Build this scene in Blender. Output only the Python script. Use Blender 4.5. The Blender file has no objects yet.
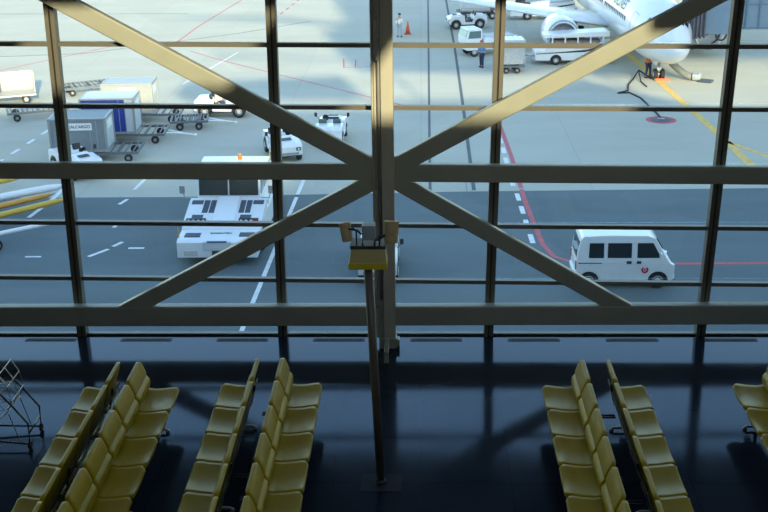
import bpy, bmesh, math, random
from math import sin, cos, pi, radians, sqrt, atan2
from mathutils import Vector, Matrix, Euler
random.seed(7)
SC = bpy.context.scene
COL = SC.collection
# ------------------------------------------------------------------ camera
F_PX = 1140.0
cam_d = bpy.data.cameras.new('camera'); cam = bpy.data.objects.new('camera', cam_d); COL.objects.link(cam)
cam_d.sensor_width = 36.0; cam_d.lens = F_PX/768*36.0; cam_d.clip_end = 2000; cam_d.clip_start = 0.05
pit, yaw, roll = 0.362, -0.035, -0.0146
Fv = Vector((sin(yaw)*cos(pit), cos(yaw)*cos(pit), -sin(pit)))
Rv = Vector((cos(yaw), -sin(yaw), 0)); Uv = Rv.cross(Fv)
R2 = Rv*cos(roll)+Uv*sin(roll); U2 = Uv*cos(roll)-Rv*sin(roll)
cam.matrix_world = Matrix(((R2.x, U2.x, -Fv.x, 0), (R2.y, U2.y, -Fv.y, -14.683), (R2.z, U2.z, -Fv.z, 6.737), (0, 0, 0, 1)))
SC.camera = cam
# ------------------------------------------------------------------ world, sun, exposure
SUN = Vector((0.25, -1.0, 0.34))            # towards the sun
w = bpy.data.worlds.new('sky'); SC.world = w; w.use_nodes = True
nt = w.node_tree; nt.nodes.clear()
sky = nt.nodes.new('ShaderNodeTexSky'); sky.sky_type = 'NISHITA'; sky.sun_disc = False
sky.sun_elevation = radians(18.2); sky.sun_rotation = pi-0.245; sky.air_density = 1.2; sky.dust_density = 0.6; sky.ozone_density = 1.3
bg = nt.nodes.new('ShaderNodeBackground'); bg.inputs[1].default_value = 0.58
out = nt.nodes.new('ShaderNodeOutputWorld'); nt.links.new(sky.outputs[0], bg.inputs[0]); nt.links.new(bg.outputs[0], out.inputs[0])
sl = bpy.data.lights.new('sun', 'SUN'); sl.energy = 10.5; sl.angle = radians(1.0); sl.color = (1.0, 0.81, 0.50)
so = bpy.data.objects.new('sun', sl); COL.objects.link(so); so.rotation_euler = SUN.to_track_quat('Z', 'Y').to_euler()
for lx in (-6, 6):                            # added warm fill lights below the ceiling, no fixtures
    al = bpy.data.lights.new('hall_fill', 'AREA'); al.energy = 10; al.size = 5; al.size_y = 3; al.shape = 'RECTANGLE'; al.color = (1.0, 0.86, 0.60)
    ao = bpy.data.objects.new('hall_fill', al); COL.objects.link(ao); ao.location = (lx, -6.0, 7.35)
SC.view_settings.view_transform = 'Standard'; SC.view_settings.look = 'None'
SC.view_settings.gamma = 1; SC.view_settings.use_curve_mapping = False
SC.view_settings.exposure = 0.0
# ------------------------------------------------------------------ materials
MATS = {}
def mat(name, col, rough=0.5, metal=0.0, var=0.0, scale=4.0, bump=0.0, coat=0.0, spec=0.5):
    if name in MATS: return MATS[name]
    m = bpy.data.materials.new(name); m.use_nodes = True; n = m.node_tree; b = n.nodes['Principled BSDF']
    b.inputs['Base Color'].default_value = (*col, 1); b.inputs['Roughness'].default_value = rough
    b.inputs['Metallic'].default_value = metal; b.inputs['Coat Weight'].default_value = coat
    b.inputs['Specular IOR Level'].default_value = spec
    tc = n.nodes.new('ShaderNodeTexCoord'); nz = n.nodes.new('ShaderNodeTexNoise')
    nz.inputs['Scale'].default_value = scale; nz.inputs['Detail'].default_value = 5
    n.links.new(tc.outputs['Object'], nz.inputs['Vector'])
    if var > 0:
        cr = n.nodes.new('ShaderNodeValToRGB'); cr.color_ramp.elements[0].position = 0.3; cr.color_ramp.elements[1].position = 0.7
        cr.color_ramp.elements[0].color = (*[c*(1-var) for c in col], 1); cr.color_ramp.elements[1].color = (*[min(1, c*(1+var)) for c in col], 1)
        n.links.new(nz.outputs['Fac'], cr.inputs['Fac']); n.links.new(cr.outputs['Color'], b.inputs['Base Color'])
    if bump > 0:
        bp = n.nodes.new('ShaderNodeBump'); bp.inputs['Strength'].default_value = bump; bp.inputs['Distance'].default_value = 0.01
        n.links.new(nz.outputs['Fac'], bp.inputs['Height']); n.links.new(bp.outputs['Normal'], b.inputs['Normal'])
    MATS[name] = m; return m
def emis(name, col, st):
    m = mat(name, col); b = m.node_tree.nodes['Principled BSDF']; b.inputs['Emission Color'].default_value = (*col, 1); b.inputs['Emission Strength'].default_value = st; return m
def glass_mat(name, tint, refl=1.5):
    m = bpy.data.materials.new(name); m.use_nodes = True; n = m.node_tree; n.nodes.clear()
    o = n.nodes.new('ShaderNodeOutputMaterial'); t = n.nodes.new('ShaderNodeBsdfTransparent'); g = n.nodes.new('ShaderNodeBsdfGlossy')
    fr = n.nodes.new('ShaderNodeFresnel'); mx = n.nodes.new('ShaderNodeMixShader')
    t.inputs[0].default_value = (*tint, 1); g.inputs['Roughness'].default_value = 0.01; fr.inputs[0].default_value = refl
    ge = n.nodes.new('ShaderNodeNewGeometry'); mr = n.nodes.new('ShaderNodeMapRange'); mr.inputs['To Min'].default_value = refl; mr.inputs['To Max'].default_value = 1/refl
    n.links.new(ge.outputs['Backfacing'], mr.inputs['Value']); n.links.new(mr.outputs[0], fr.inputs[0])
    n.links.new(fr.outputs[0], mx.inputs[0]); n.links.new(t.outputs[0], mx.inputs[1]); n.links.new(g.outputs[0], mx.inputs[2]); n.links.new(mx.outputs[0], o.inputs[0])
    return m
PANE = glass_mat('facade_glass', (0.90, 0.955, 0.97), 1.35)
SKYL = glass_mat('skylight_glass', (0.90, 0.92, 0.92), 1.3)
def ground_mat(name, c1, c2, joint=0.0, rough=0.85):
    m = bpy.data.materials.new(name); m.use_nodes = True; n = m.node_tree; b = n.nodes['Principled BSDF']; b.inputs['Roughness'].default_value = rough
    b.inputs['Specular IOR Level'].default_value = 0.3
    tc = n.nodes.new('ShaderNodeTexCoord'); n1 = n.nodes.new('ShaderNodeTexNoise'); n2 = n.nodes.new('ShaderNodeTexNoise')
    n1.inputs['Scale'].default_value = 0.22; n1.inputs['Detail'].default_value = 8; n1.inputs['Roughness'].default_value = 0.65
    n2.inputs['Scale'].default_value = 9; n2.inputs['Detail'].default_value = 4
    mp = n.nodes.new('ShaderNodeMapping'); mp.inputs['Scale'].default_value = (0.6, 1.6, 1)
    n.links.new(tc.outputs['Object'], mp.inputs[0]); n.links.new(mp.outputs[0], n1.inputs['Vector']); n.links.new(tc.outputs['Object'], n2.inputs['Vector'])
    cr = n.nodes.new('ShaderNodeValToRGB'); cr.color_ramp.elements[0].position = 0.32; cr.color_ramp.elements[1].position = 0.68
    cr.color_ramp.elements[0].color = (*c1, 1); cr.color_ramp.elements[1].color = (*c2, 1)
    ad = n.nodes.new('ShaderNodeMath'); ad.operation = 'MULTIPLY_ADD'; ad.inputs[1].default_value = 0.25
    n.links.new(n2.outputs['Fac'], ad.inputs[0]); n.links.new(n1.outputs['Fac'], ad.inputs[2])
    sb = n.nodes.new('ShaderNodeMath'); sb.operation = 'SUBTRACT'; sb.inputs[1].default_value = 0.125
    n.links.new(ad.outputs[0], sb.inputs[0]); n.links.new(sb.outputs[0], cr.inputs['Fac'])
    last = cr.outputs['Color']
    if joint > 0:
        br = n.nodes.new('ShaderNodeTexBrick'); br.offset = 0.0; br.inputs['Scale'].default_value = 1.0; br.inputs['Mortar Size'].default_value = 0.03
        br.inputs['Brick Width'].default_value = 7.5; br.inputs['Row Height'].default_value = 7.5
        br.inputs['Color1'].default_value = (1, 1, 1, 1); br.inputs['Color2'].default_value = (0.95, 0.95, 0.95, 1); br.inputs['Mortar'].default_value = (joint, joint, joint, 1)
        n.links.new(tc.outputs['Object'], br.inputs['Vector'])
        mu = n.nodes.new('ShaderNodeMixRGB'); mu.blend_type = 'MULTIPLY'; mu.inputs[0].default_value = 1
        n.links.new(last, mu.inputs[1]); n.links.new(br.outputs['Color'], mu.inputs[2]); last = mu.outputs[0]
    n.links.new(last, b.inputs['Base Color']); MATS[name] = m; return m
def floor_mat():
    m = bpy.data.materials.new('polished_floor'); m.use_nodes = True; n = m.node_tree; b = n.nodes['Principled BSDF']
    tc = n.nodes.new('ShaderNodeTexCoord'); nz = n.nodes.new('ShaderNodeTexNoise'); nz.inputs['Scale'].default_value = 1.3; nz.inputs['Detail'].default_value = 6
    n.links.new(tc.outputs['Object'], nz.inputs['Vector'])
    br = n.nodes.new('ShaderNodeTexBrick'); br.offset = 0; br.inputs['Scale'].default_value = 1; br.inputs['Brick Width'].default_value = 0.975; br.inputs['Row Height'].default_value = 0.975
    br.inputs['Mortar Size'].default_value = 0.004
    br.inputs['Color1'].default_value = (0.014, 0.020, 0.034, 1); br.inputs['Color2'].default_value = (0.017, 0.024, 0.039, 1); br.inputs['Mortar'].default_value = (0.006, 0.008, 0.014, 1)
    n.links.new(tc.outputs['Object'], br.inputs['Vector']); n.links.new(br.outputs['Color'], b.inputs['Base Color'])
    mr = n.nodes.new('ShaderNodeMapRange'); mr.inputs['To Min'].default_value = 0.06; mr.inputs['To Max'].default_value = 0.16
    n.links.new(nz.outputs['Fac'], mr.inputs['Value']); n.links.new(mr.outputs[0], b.inputs['Roughness'])
    bp = n.nodes.new('ShaderNodeBump'); bp.inputs['Strength'].default_value = 0.11; bp.inputs['Distance'].default_value = 0.01
    n.links.new(nz.outputs['Fac'], bp.inputs['Height']); n.links.new(bp.outputs['Normal'], b.inputs['Normal'])
    b.inputs['IOR'].default_value = 1.37; b.inputs['Specular Tint'].default_value = (.32, .60, .95, 1); return m
FLOOR = floor_mat()
CONC = ground_mat('apron_concrete', (0.43, 0.415, 0.335), (0.49, 0.475, 0.39), 0.86)
ASPH = ground_mat('asphalt', (0.105, 0.135, 0.14), (0.135, 0.17, 0.175))
RED = mat('red_paint', (0.50, 0.09, 0.11), .7, var=.15); WLINE = mat('white_line_paint', (.72, .72, .70), .7, var=.12)
YLINE = mat('yellow_line_paint', (.72, .46, .12), .7, var=.2); TAR = mat('tar_line', (.09, .10, .11), .8)
STEEL = mat('beam_paint', (.32, .34, .285), .42, var=.04, scale=3)
FRAME = mat('dark_window_frame', (.018, .019, .018), .38, var=.1)
FRAMEL = mat('bronze_window_frame', (.125, .12, .098), .4, var=.05)
WHITE = mat('vehicle_white', (.80, .81, .80), .35, var=.03, coat=.3)
CREAM = mat('cream_white', (.66, .64, .56), .5, var=.06)
DGLASS = mat('dark_vehicle_glass', (.018, .025, .028), .08, coat=.5)
GGLASS = mat('greenish_cab_glass', (.10, .19, .18), .08, coat=.5)
RUB = mat('rubber', (.018, .018, .02), .75); DARK = mat('dark_plastic', (.03, .032, .036), .5); GREY = mat('grey_metal', (.34, .35, .35), .45, .3, .08)
SILVER = mat('silver_sheet', (.62, .64, .66), .32, .65, .1, 6); HUB = mat('wheel_hub', (.62, .61, .58), .45, .2)
SEATM = mat('mustard_leather', (.40, .268, .004), .38, var=.06, scale=7, bump=.05, spec=.2)
ORANGE = mat('orange_beacon', (.85, .27, .03), .3); ORP = mat('orange_paint', (.66, .33, .06), .5, var=.1); YEL = mat('yellow_paint', (.66, .42, .06), .5, var=.1)
BLUE = mat('royal_blue', (.022, .045, .26), .5); TEAL = mat('teal_logo', (.03, .40, .42), .5); LBLUE = mat('light_blue_sticker', (.10, .42, .70), .5)
LAMP = mat('lamp_lens', (.75, .77, .78), .12, coat=.6); REDL = mat('red_lens', (.60, .05, .03), .2, coat=.5)
SKIN = mat('skin', (.55, .36, .26), .6)

# ------------------------------------------------------------------ mesh helpers
class MB:
    def __init__(s): s.bm = bmesh.new()
    def box(s, c, d, rz=0, rx=0, ry=0, mi=0):
        M = Matrix.Translation(c) @ Euler((rx, ry, rz)).to_matrix().to_4x4() @ Matrix.Diagonal((d[0], d[1], d[2], 1))
        r = bmesh.ops.create_cube(s.bm, size=1, matrix=M)
        if mi:
            for f in {f for v in r['verts'] for f in v.link_faces}: f.material_index = mi
        return s
    def b2(s, x0, x1, y0, y1, z0, z1, mi=0): return s.box(((x0+x1)/2, (y0+y1)/2, (z0+z1)/2), (abs(x1-x0), abs(y1-y0), abs(z1-z0)), mi=mi)
    def cyl(s, p0, p1, r, r2=None, seg=16, mi=0):
        p0, p1 = Vector(p0), Vector(p1); d = p1-p0
        M = Matrix.Translation((p0+p1)/2) @ d.to_track_quat('Z', 'Y').to_matrix().to_4x4()
        q = bmesh.ops.create_cone(s.bm, cap_ends=True, segments=seg, radius1=r, radius2=r if r2 is None else r2, depth=d.length, matrix=M)
        if mi:
            for f in {f for v in q['verts'] for f in v.link_faces}: f.material_index = mi
        return s
    def tube(s, pts, r, seg=8, closed=False):
        pts = [Vector(p) for p in pts]; n = len(pts); rings = []
        for i, p in enumerate(pts):
            a = pts[(i-1) % n] if (closed or i > 0) else p; b = pts[(i+1) % n] if (closed or i < n-1) else p
            t = (b-a).normalized(); u = t.cross(Vector((0, 0, 1)))
            if u.length < 1e-3: u = t.cross(Vector((1, 0, 0)))
            u.normalize(); v = t.cross(u)
            rings.append([s.bm.verts.new(p+u*r*cos(2*pi*k/seg)+v*r*sin(2*pi*k/seg)) for k in range(seg)])
        m = n if closed else n-1
        for i in range(m):
            A, B = rings[i], rings[(i+1) % n]
            for k in range(seg): s.bm.faces.new((A[k], A[(k+1) % seg], B[(k+1) % seg], B[k]))
        if not closed: s.bm.faces.new(rings[0]); s.bm.faces.new(rings[-1])
        return s
    def prism(s, pts, y0, y1, w=None, ax='y', mi=0):
        """polygon of (x,z) points extruded along y; w(z) scales the half width when given"""
        def P(x, z, y):
            if w: y = (1 if y > 0 else -1)*w(x, z)
            return {'y': (x, y, z), 'x': (y, x, z), 'z': (x, z, y)}[ax]
        A = [s.bm.verts.new(P(x, z, y0)) for x, z in pts]; B = [s.bm.verts.new(P(x, z, y1)) for x, z in pts]
        fs = []; n = len(pts)
        for i in range(n): fs.append(s.bm.faces.new((A[i], A[(i+1) % n], B[(i+1) % n], B[i])))
        c = [s.bm.faces.new(A), s.bm.faces.new(B)]
        for f in fs+c: f.material_index = mi
        for f in c: f.normal_update()
        if n > 4: bmesh.ops.triangulate(s.bm, faces=c, ngon_method='BEAUTY' if ax == 'z' else 'EAR_CLIP')
        return s
    def loft(s, rings, cap=True, closed=True, mi=0):
        R = [[s.bm.verts.new(p) for p in r] for r in rings]; n = len(R[0])
        for A, B in zip(R, R[1:]):
            for k in range(n if closed else n-1): s.bm.faces.new((A[k], A[(k+1) % n], B[(k+1) % n], B[k])).material_index = mi
        if cap: s.bm.faces.new(R[0]); s.bm.faces.new(R[-1])
        return s
    def lathe(s, prof, c=(0, 0, 0), ax='z', seg=24, mi=0, cap=True):
        rings = []
        for r, h in prof:
            ring = []
            for k in range(seg):
                a = 2*pi*k/seg; u, v = max(r, 1e-4)*cos(a), max(r, 1e-4)*sin(a)
                p = {'z': (u, v, h), 'y': (u, h, v), 'x': (h, u, v)}[ax]; ring.append(Vector(p)+Vector(c))
            rings.append(ring)
        return s.loft(rings, mi=mi, cap=cap)
    def build(s, name, m, parent=None, bevel=0, smooth=False, seg=2, loc=None, kind=None, subsurf=0):
        bmesh.ops.recalc_face_normals(s.bm, faces=s.bm.faces[:])
        me = bpy.data.meshes.new(name); s.bm.to_mesh(me); s.bm.free()
        for x in (m if isinstance(m, (list, tuple)) else [m]): me.materials.append(x)
        o = bpy.data.objects.new(name, me); COL.objects.link(o)
        if parent: o.parent = parent
        if loc: o.location = loc
        if kind: o['kind'] = kind
        if smooth:
            for p in me.polygons: p.use_smooth = True
        if bevel:
            b = o.modifiers.new('bevel', 'BEVEL'); b.width = bevel; b.segments = seg; b.limit_method = 'ANGLE'; b.angle_limit = radians(40)
            for p in me.polygons: p.use_smooth = True
            wn = o.modifiers.new('normals', 'WEIGHTED_NORMAL'); wn.keep_sharp = False
        if subsurf:
            ss = o.modifiers.new('sub', 'SUBSURF'); ss.levels = subsurf; ss.render_levels = subsurf
        return o
def thing(name, loc, label, cat, rz=0, group=None, kind=None):
    o = bpy.data.objects.new(name, None); o.empty_display_size = .2; COL.objects.link(o); o.location = loc; o.rotation_euler = (0, 0, rz)
    if kind: o['kind'] = kind
    if label: o['label'] = label; o['category'] = cat
    if group: o['group'] = group
    return o
def tag(o, label, cat, group=None):
    o['label'] = label; o['category'] = cat
    if group: o['group'] = group
    return o
def dup(o, parent=None, **kw):
    c = o.copy(); COL.objects.link(c)
    if parent is not None: c.parent = parent
    for ch in [x for x in bpy.data.objects if x.parent == o]: dup(ch, c)
    for k, v in kw.items():
        if k == 'loc': c.location = v
        elif k == 'rz': c.rotation_euler = (0, 0, v)
        else: c[k] = v
    return c
def text(name, s, size, m, parent, loc, rot, ext=.003, sx=1.0, bold=False):
    cu = bpy.data.curves.new(name, 'FONT'); cu.body = s; cu.size = size; cu.extrude = ext; cu.align_x = 'CENTER'; cu.align_y = 'CENTER'
    if bold: cu.offset = size*.025
    t = bpy.data.objects.new(name, cu); COL.objects.link(t); bpy.context.view_layer.update()
    me = bpy.data.meshes.new_from_object(t); bpy.data.objects.remove(t); me.materials.clear(); me.materials.append(m)
    o = bpy.data.objects.new(name, me); COL.objects.link(o); o.parent = parent; o.location = loc
    o.rotation_euler = rot; o.scale = (sx, 1, 1); return o
G = -8.3        # height of the apron below the hall floor

# ------------------------------------------------------------------ hall shell
MB().b2(-22, 22, -30, .0, -.5, 0).build('floor', FLOOR, kind='structure')
CEIL = mat('ceiling_paint', (.34, .33, .30), .8); WALLM = mat('wall_paint', (.26, .26, .25), .8, var=.03)
b = MB()
xs = [-60, -2.2, 1.0, 1.3, 7.6, 60]
T0, T1 = 7.5, 7.95
for q in [(-60, 60, -8.75, .35), (-60, 60, -40, -14.4), (-60, -2.7, -14.4, -8.75), (6.2, 60, -14.4, -8.75), (.7, 2.1, -14.4, -8.75), (-2.7, .7, -14.4, -13.1), (5.2, 6.2, -9.9, -8.75)]: b.b2(*q, T0, T1)
b.build('ceiling', CEIL, kind='structure')
sk = thing('window_20', (0, 0, T1+.01), None, None, kind='structure')  # unseen added skylights; openings shaped to throw sun patches on the truss
MB().b2(-2.8, .8, -13.2, -8.65, 0, .02).build('pane', SKYL, sk)
sk = thing('window_21', (0, 0, T1+.01), None, None, kind='structure')
MB().b2(2.0, 6.3, -14.5, -8.65, 0, .02).build('pane', SKYL, sk)
MB().b2(-22.3, -22, -30, 0, -.5, 7.5).build('wall_left', WALLM, kind='structure')
MB().b2(22, 22.3, -30, 0, -.5, 7.5).build('wall_right', WALLM, kind='structure')
MB().b2(-22.3, 22.3, -30.3, -30, -.5, 7.5).build('wall_back', WALLM, kind='structure')
b = MB(); b.b2(-60, 60, -.1, .3, G, -.1); b.b2(-60, -22, -.1, .3, -.1, 7.5); b.b2(22, 60, -.1, .3, -.1, 7.5)
b.build('wall_front', mat('facade_panel', (.4, .4, .38), .6), kind='structure')
MB().b2(-60, 60, .3, 5.3, 5.0, 5.2).build('trim_21', mat('sky_blocker_grey', (.20, .20, .19), .7), kind='structure')     # added unseen slab outside, keeps sky out of the floor reflection
# unseen panels added above the roof, outlined to cast the apron's shade
b = MB()
b.prism([(-60, 7.95), (-60, 8.0), (9, 8.05), (10, 9.1), (18, 9.3), (21.5, 10.4), (24, 11.2), (26.5, 9.4), (29, 8.1), (60, 7.95)], -1.3, -.9)
b.build('shade_caster_low', WALLM, kind='structure')
b = MB()
b.prism([(11, 12.2), (20, 11.7), (24, 12.2), (26, 11.5), (31, 11.5), (31, 13.2), (60, 13.5), (60, 20), (33, 20.5), (33, 18.5), (29, 19.5), (29, 24), (15.5, 24), (14, 19.2), (12.8, 19.0), (12.9, 18.0), (11.4, 17.6), (10.8, 14.5)], -1.4, -1.1)
b.prism([(-1.5, 9.9), (-.5, 11.2), (9.6, 11.7), (9.8, 9.5), (-.5, 9.3)], -1.4, -1.1)
b.prism([(-1.5, 20.4), (8, 19.9), (14.5, 18.6), (14.5, 18.1), (8, 19.2)], -1.4, -1.1)
b.prism([(2, 14.3), (14, 13.5), (14, 13.3), (2, 14.05)], -1.3, -1.2)
for x in (3.5, 8.5): b.b2(x-.08, x+.08, -1.3, -1.15, 7.95, 10)
for x in (13, 26, 40, 55): b.b2(x-.1, x+.1, -1.35, -1.15, 7.95, 14.5)
b.build('shade_caster_high', WALLM, kind='structure')

# ------------------------------------------------------------------ apron with painted lines
def onrow(pts): return pts
def strip(b, pts, w, mi, z=.006):
    pts = [Vector((*p, 0)) for p in pts]; L = []; Rr = []
    for i, p in enumerate(pts):
        t = (pts[min(i+1, len(pts)-1)]-pts[max(i-1, 0)]).normalized(); nrm = Vector((-t.y, t.x, 0))*w/2
        L.append(p+nrm); Rr.append(p-nrm)
    for i in range(len(pts)-1):
        q = [L[i], L[i+1], Rr[i+1], Rr[i]]
        lo = [b.bm.verts.new((v.x, v.y, 0)) for v in q]; hi = [b.bm.verts.new((v.x, v.y, z)) for v in q]
        for f in [hi]+[[lo[k], lo[(k+1) % 4], hi[(k+1) % 4], hi[k]] for k in range(4)]: b.bm.faces.new(f).material_index = mi
def dashes(b, p0, p1, on, off, w, mi, z=.006):
    p0, p1 = Vector(p0), Vector(p1); L = (p1-p0).length; d = (p1-p0)/L; t = 0
    while t < L:
        e = min(L, t+on); a, c = p0+d*t, p0+d*e; strip(b, [(a.x, a.y), (c.x, c.y)], w, mi, z); t += on+off
b = MB()
b.prism([(-150, 31.8), (-10.5, 32.3), (1.3, 32.9), (15.1, 33.25), (150, 36), (150, 400), (-150, 400)], -.3, 0, ax='z')
strip(b, [(4.15, 45.5), (4.21, 43.98), (4.34, 38.5), (4.39, 33.4)], .20, 1)
dashes(b, (4.0, 45.5), (4.07, 33.6), 1.0, .8, .22, 2)
strip(b, [(-16.4, 94), (-17.91, 77.53), (-18.3, 69)], .11, 1); strip(b, [(-16.57, 66.64), (-13.84, 63.19), (-4.33, 52.86), (-1, 49.3)], .10, 1)
strip(b, [(12.6, 90), (13.29, 78.3), (14.26, 64.56), (15.16, 43.31), (15.4, 34)], .42, 3); strip(b, [(15.26, 41), (17.5, 36), (21, 34.6)], .3, 3)
strip(b, [(.66, 130), (.66, 90.8), (.39, 33.0)], .13, 4); strip(b, [(2.2, 130), (2.3, 90.7), (2.42, 66.2), (2.39, 49.3), (2.31, 33.1)], .17, 4)
strip(b, [(-60, 60), (-24, 66), (-14, 74), (-9, 79.5)], .10, 4); strip(b, [(-60, 86), (-20, 84)], .12, 4); strip(b, [(15, 90), (40, 60)], .1, 4)
dashes(b, (-19.9, 44.1), (-20.6, 36), .9, 1.0, .2, 2); dashes(b, (-12.4, 78), (-11, 95), 1.2, 1.4, .16, 1)
strip(b, [(-15.95, 34.8), (-16.02, 31.9)], .2, 2); strip(b, [(-14.9, 55.5), (-13, 66)], .10, 2)
strip(b, [(-12.6, 35.3), (-12.75, 33.4)], .16, 2); strip(b, [(-30, 57), (-22, 70)], .10, 1); strip(b, [(-5.27, 36.2), (-5.39, 32.6)], .16, 2)
for x0, y0, x1, y1 in [(-5.1, 60.2, -5.3, 63.2), (-5.1, 60.2, -4.5, 60.2), (-4.35, 60.3, -4.45, 62.8), (-4.4, 60.3, -3.9, 60.3), (-3.75, 60.6, -3.25, 60.6), (-3.75, 61.8, -3.25, 61.8), (-3.3, 60.4, -3.35, 62)]: strip(b, [(x0, y0), (x1, y1)], .09, 1)
for p in [(-1.5, 34.2, 1.3), (2.0, 34.0, 1.0)]: strip(b, [(p[0], p[1]-1), (p[0], p[1]+1)], .02, 4)
b.build('floor_apron_concrete', [CONC, RED, WLINE, YLINE, TAR], loc=(0, 0, G), kind='structure')
b = MB()
b.prism([(-150, .3), (150, .3), (150, 36), (15.1, 33.25), (1.3, 32.9), (-10.5, 32.3), (-150, 31.8)], -.3, 0, ax='z')
strip(b, [(4.39, 33.2), (4.41, 31.5), (4.5, 29), (4.62, 26.2), (4.9, 24.9), (5.6, 24.2), (9.22, 24.12), (40, 24.8)], .20, 1)
dashes(b, (4.14, 32.6), (4.30, 24.3), 1.0, .75, .2, 2)
strip(b, [(-5.39, 32.2), (-5.69, 20.64), (-5.8, 14)], .16, 2); strip(b, [(-16.02, 31.7), (-16.26, 29.58)], .18, 2)
strip(b, [(-12.72, 32.0), (-12.9, 31.3)], .16, 2); strip(b, [(-11.6, 26.6), (-11.85, 26.1)], .16, 2); strip(b, [(-11.95, 25.8), (-12.5, 25)], .16, 2); strip(b, [(-10.6, 25.9), (-11.2, 25.9)], .16, 2); strip(b, [(-12.3, 28.9), (-12.38, 28.3)], .16, 2); strip(b, [(-14.9, 25), (-14.3, 25)], .12, 2)
b.build('floor_asphalt_road', [ASPH, RED, WLINE, YLINE, TAR], loc=(0, 0, G), kind='structure')

# ------------------------------------------------------------------ facade: mullions, bays, panes, transoms
MX = [(-4.83+2.935*(k-1), -4.735+2.925*(k-1)) for k in range(-4, 8)]      # x at floor, x at z=4.7
MX = [((-4.815, -4.745) if k == 1 else (-1.955, -1.905) if k == 2 else (.940, 1.010) if k == 3 else (3.885, 3.985) if k == 4 else (-4.815+2.9*(k-1), -4.745+2.9*(k-1))) for k in range(-4, 8)]
def mxx(i, z): a, c = MX[i]; return a+(c-a)*z/4.7
for i, (a, c) in enumerate(MX):
    b = MB()
    def bar(x0, x1, y0, y1, mi):
        top = 7.5; xa, xb = mxx(i, 0), mxx(i, top)
        v = [b.bm.verts.new((xa+x0, y0, 0)), b.bm.verts.new((xa+x1, y0, 0)), b.bm.verts.new((xa+x1, y1, 0)), b.bm.verts.new((xa+x0, y1, 0)),
             b.bm.verts.new((xb+x0, y0, top)), b.bm.verts.new((xb+x1, y0, top)), b.bm.verts.new((xb+x1, y1, top)), b.bm.verts.new((xb+x0, y1, top))]
        for f in ((0, 1, 2, 3), (4, 5, 6, 7), (0, 1, 5, 4), (1, 2, 6, 5), (2, 3, 7, 6), (3, 0, 4, 7)): b.bm.faces.new([v[k] for k in f]).material_index = mi
    bar(-.065, -.012, -.11, .03, 0); bar(.012, .065, -.11, .03, 0); bar(-.03, .03, -.085, .02, 1)
    b.build('trim_%d' % (i+1), [FRAMEL, FRAME], kind='structure')
for i in range(len(MX)-1):
    wn = thing('window_%d' % (i+1), (0, 0, 0), None, None, kind='structure')
    zs = [0.02]+[.815*k+.02 for k in range(1, 9)]+[7.48]
    for k in range(len(zs)-1):
        x0, x1 = mxx(i, zs[k])+.02, mxx(i+1, zs[k])-.02
        MB().b2(x0, x1, -.006, .006, zs[k], zs[k+1]).build('pane', PANE, wn)
    for k in range(1, 9):
        z = zs[k]; x0, x1 = mxx(i, z)+.05, mxx(i+1, z)-.05; ang = -.012
        b = MB(); m = (x0+x1)/2; zc = z-.012*m-.015
        if k == 3: zc = z-.012*m-.04
        b.box((m, -.04, zc), (x1-x0, .08, .055), ry=-ang)
        b.build('transom', [FRAMEL, FRAME], wn)
b = MB(); b.b2(-22, 22, -.06, .02, 0, .03); b.build('baseboard_front', FRAMEL, kind='structure')
b = MB(); b.b2(-22, 22, -.085, -.06, 0, .012); b.build('trim_20', FRAME, kind='structure')
# floor grilles along the glass
for k in range(-4, 10):
    cx = -2.51+1.357*(k-1)
    lab = {-1: 'slim dark floor air grille at the glass wall, farthest left in the photo', 0: 'slim dark floor air grille at the glass, above the first bench rows from left',
           1: 'slim dark floor air grille at the glass, just left of the leftmost centre mullion foot', 2: 'slim dark floor air grille at the glass, left beside the column foot'}.get(k, 'slim dark floor air grille set along the glass wall right of the column')
    t = thing('floor_grille', (cx, -.215, .001), lab, 'floor vent', group='floor grilles along the glass wall')
    MB().b2(-.33, .33, -.03, .03, 0, .004).build('slot', RUB, t)
    b = MB(); b.b2(-.36, .36, .03, .038, 0, .006); b.b2(-.36, .36, -.038, -.03, 0, .006); b.b2(-.36, -.33, -.03, .03, 0, .006); b.b2(.33, .36, -.03, .03, 0, .006)
    b.build('rim', mat('grille_rim', (.03, .035, .04), .6), t)

# ------------------------------------------------------------------ steel truss
TY = -.34; CX = -.47
tr = thing('steel_truss', (CX, TY, 0), 'grey-beige painted steel cross-braced truss with central column in front of the glass wall', 'steel truss')
def lx(x): return x-CX
b = MB()
b.b2(-.045, .118, -.12, .12, .13, 7.49); b.b2(-.165, -.135, -.11, .11, .13, 7.49); b.b2(-.135, -.045, -.02, .09, .13, 7.49)
b.build('column', mat('column_paint', (.43, .43, .36), .42), tr, bevel=.012)
b = MB(); b.b2(-.03, .03, -.62, -.56, 0, .16); b.b2(-.03, .03, -.62, -.1, .10, .16); b.b2(-.11, .13, -.16, .12, 0, .15); b.b2(.13, .17, -.15, -.02, .02, .13)
b.build('column_foot', STEEL, tr, bevel=.008)
b = MB(); b.cyl((-.07, -.07, .7), (-.07, -.07, 7.45), .022); b.build('conduit', GREY, tr, smooth=True)
def beam(x0, z0, x1, z1, h, d=.15, name='beam', y=0):
    a = Vector((x0, 0, z0)); c = Vector((x1, 0, z1)); L = (c-a).length; ang = atan2(z1-z0, x1-x0)
    b = MB(); b.box(((x0+x1)/2, y, (z0+z1)/2), (L, d, h), ry=-ang); return b.build(name, STEEL, tr, bevel=.022, seg=3)
beam(lx(-16), 2.62, -.10, 2.49, .22, .13); beam(.10, 2.475, lx(16), 2.27, .235, .13)
beam(lx(-16), .42, -.10, .445, .29, .16); beam(.10, .445, lx(16), .50, .28, .16)
beam(-.09, 2.51, lx(-4.9), 4.95, .235, .13, 'diagonal_brace'); beam(-.09, 2.39, lx(-4.22), .43, .22, .13, 'diagonal_brace')
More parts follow.
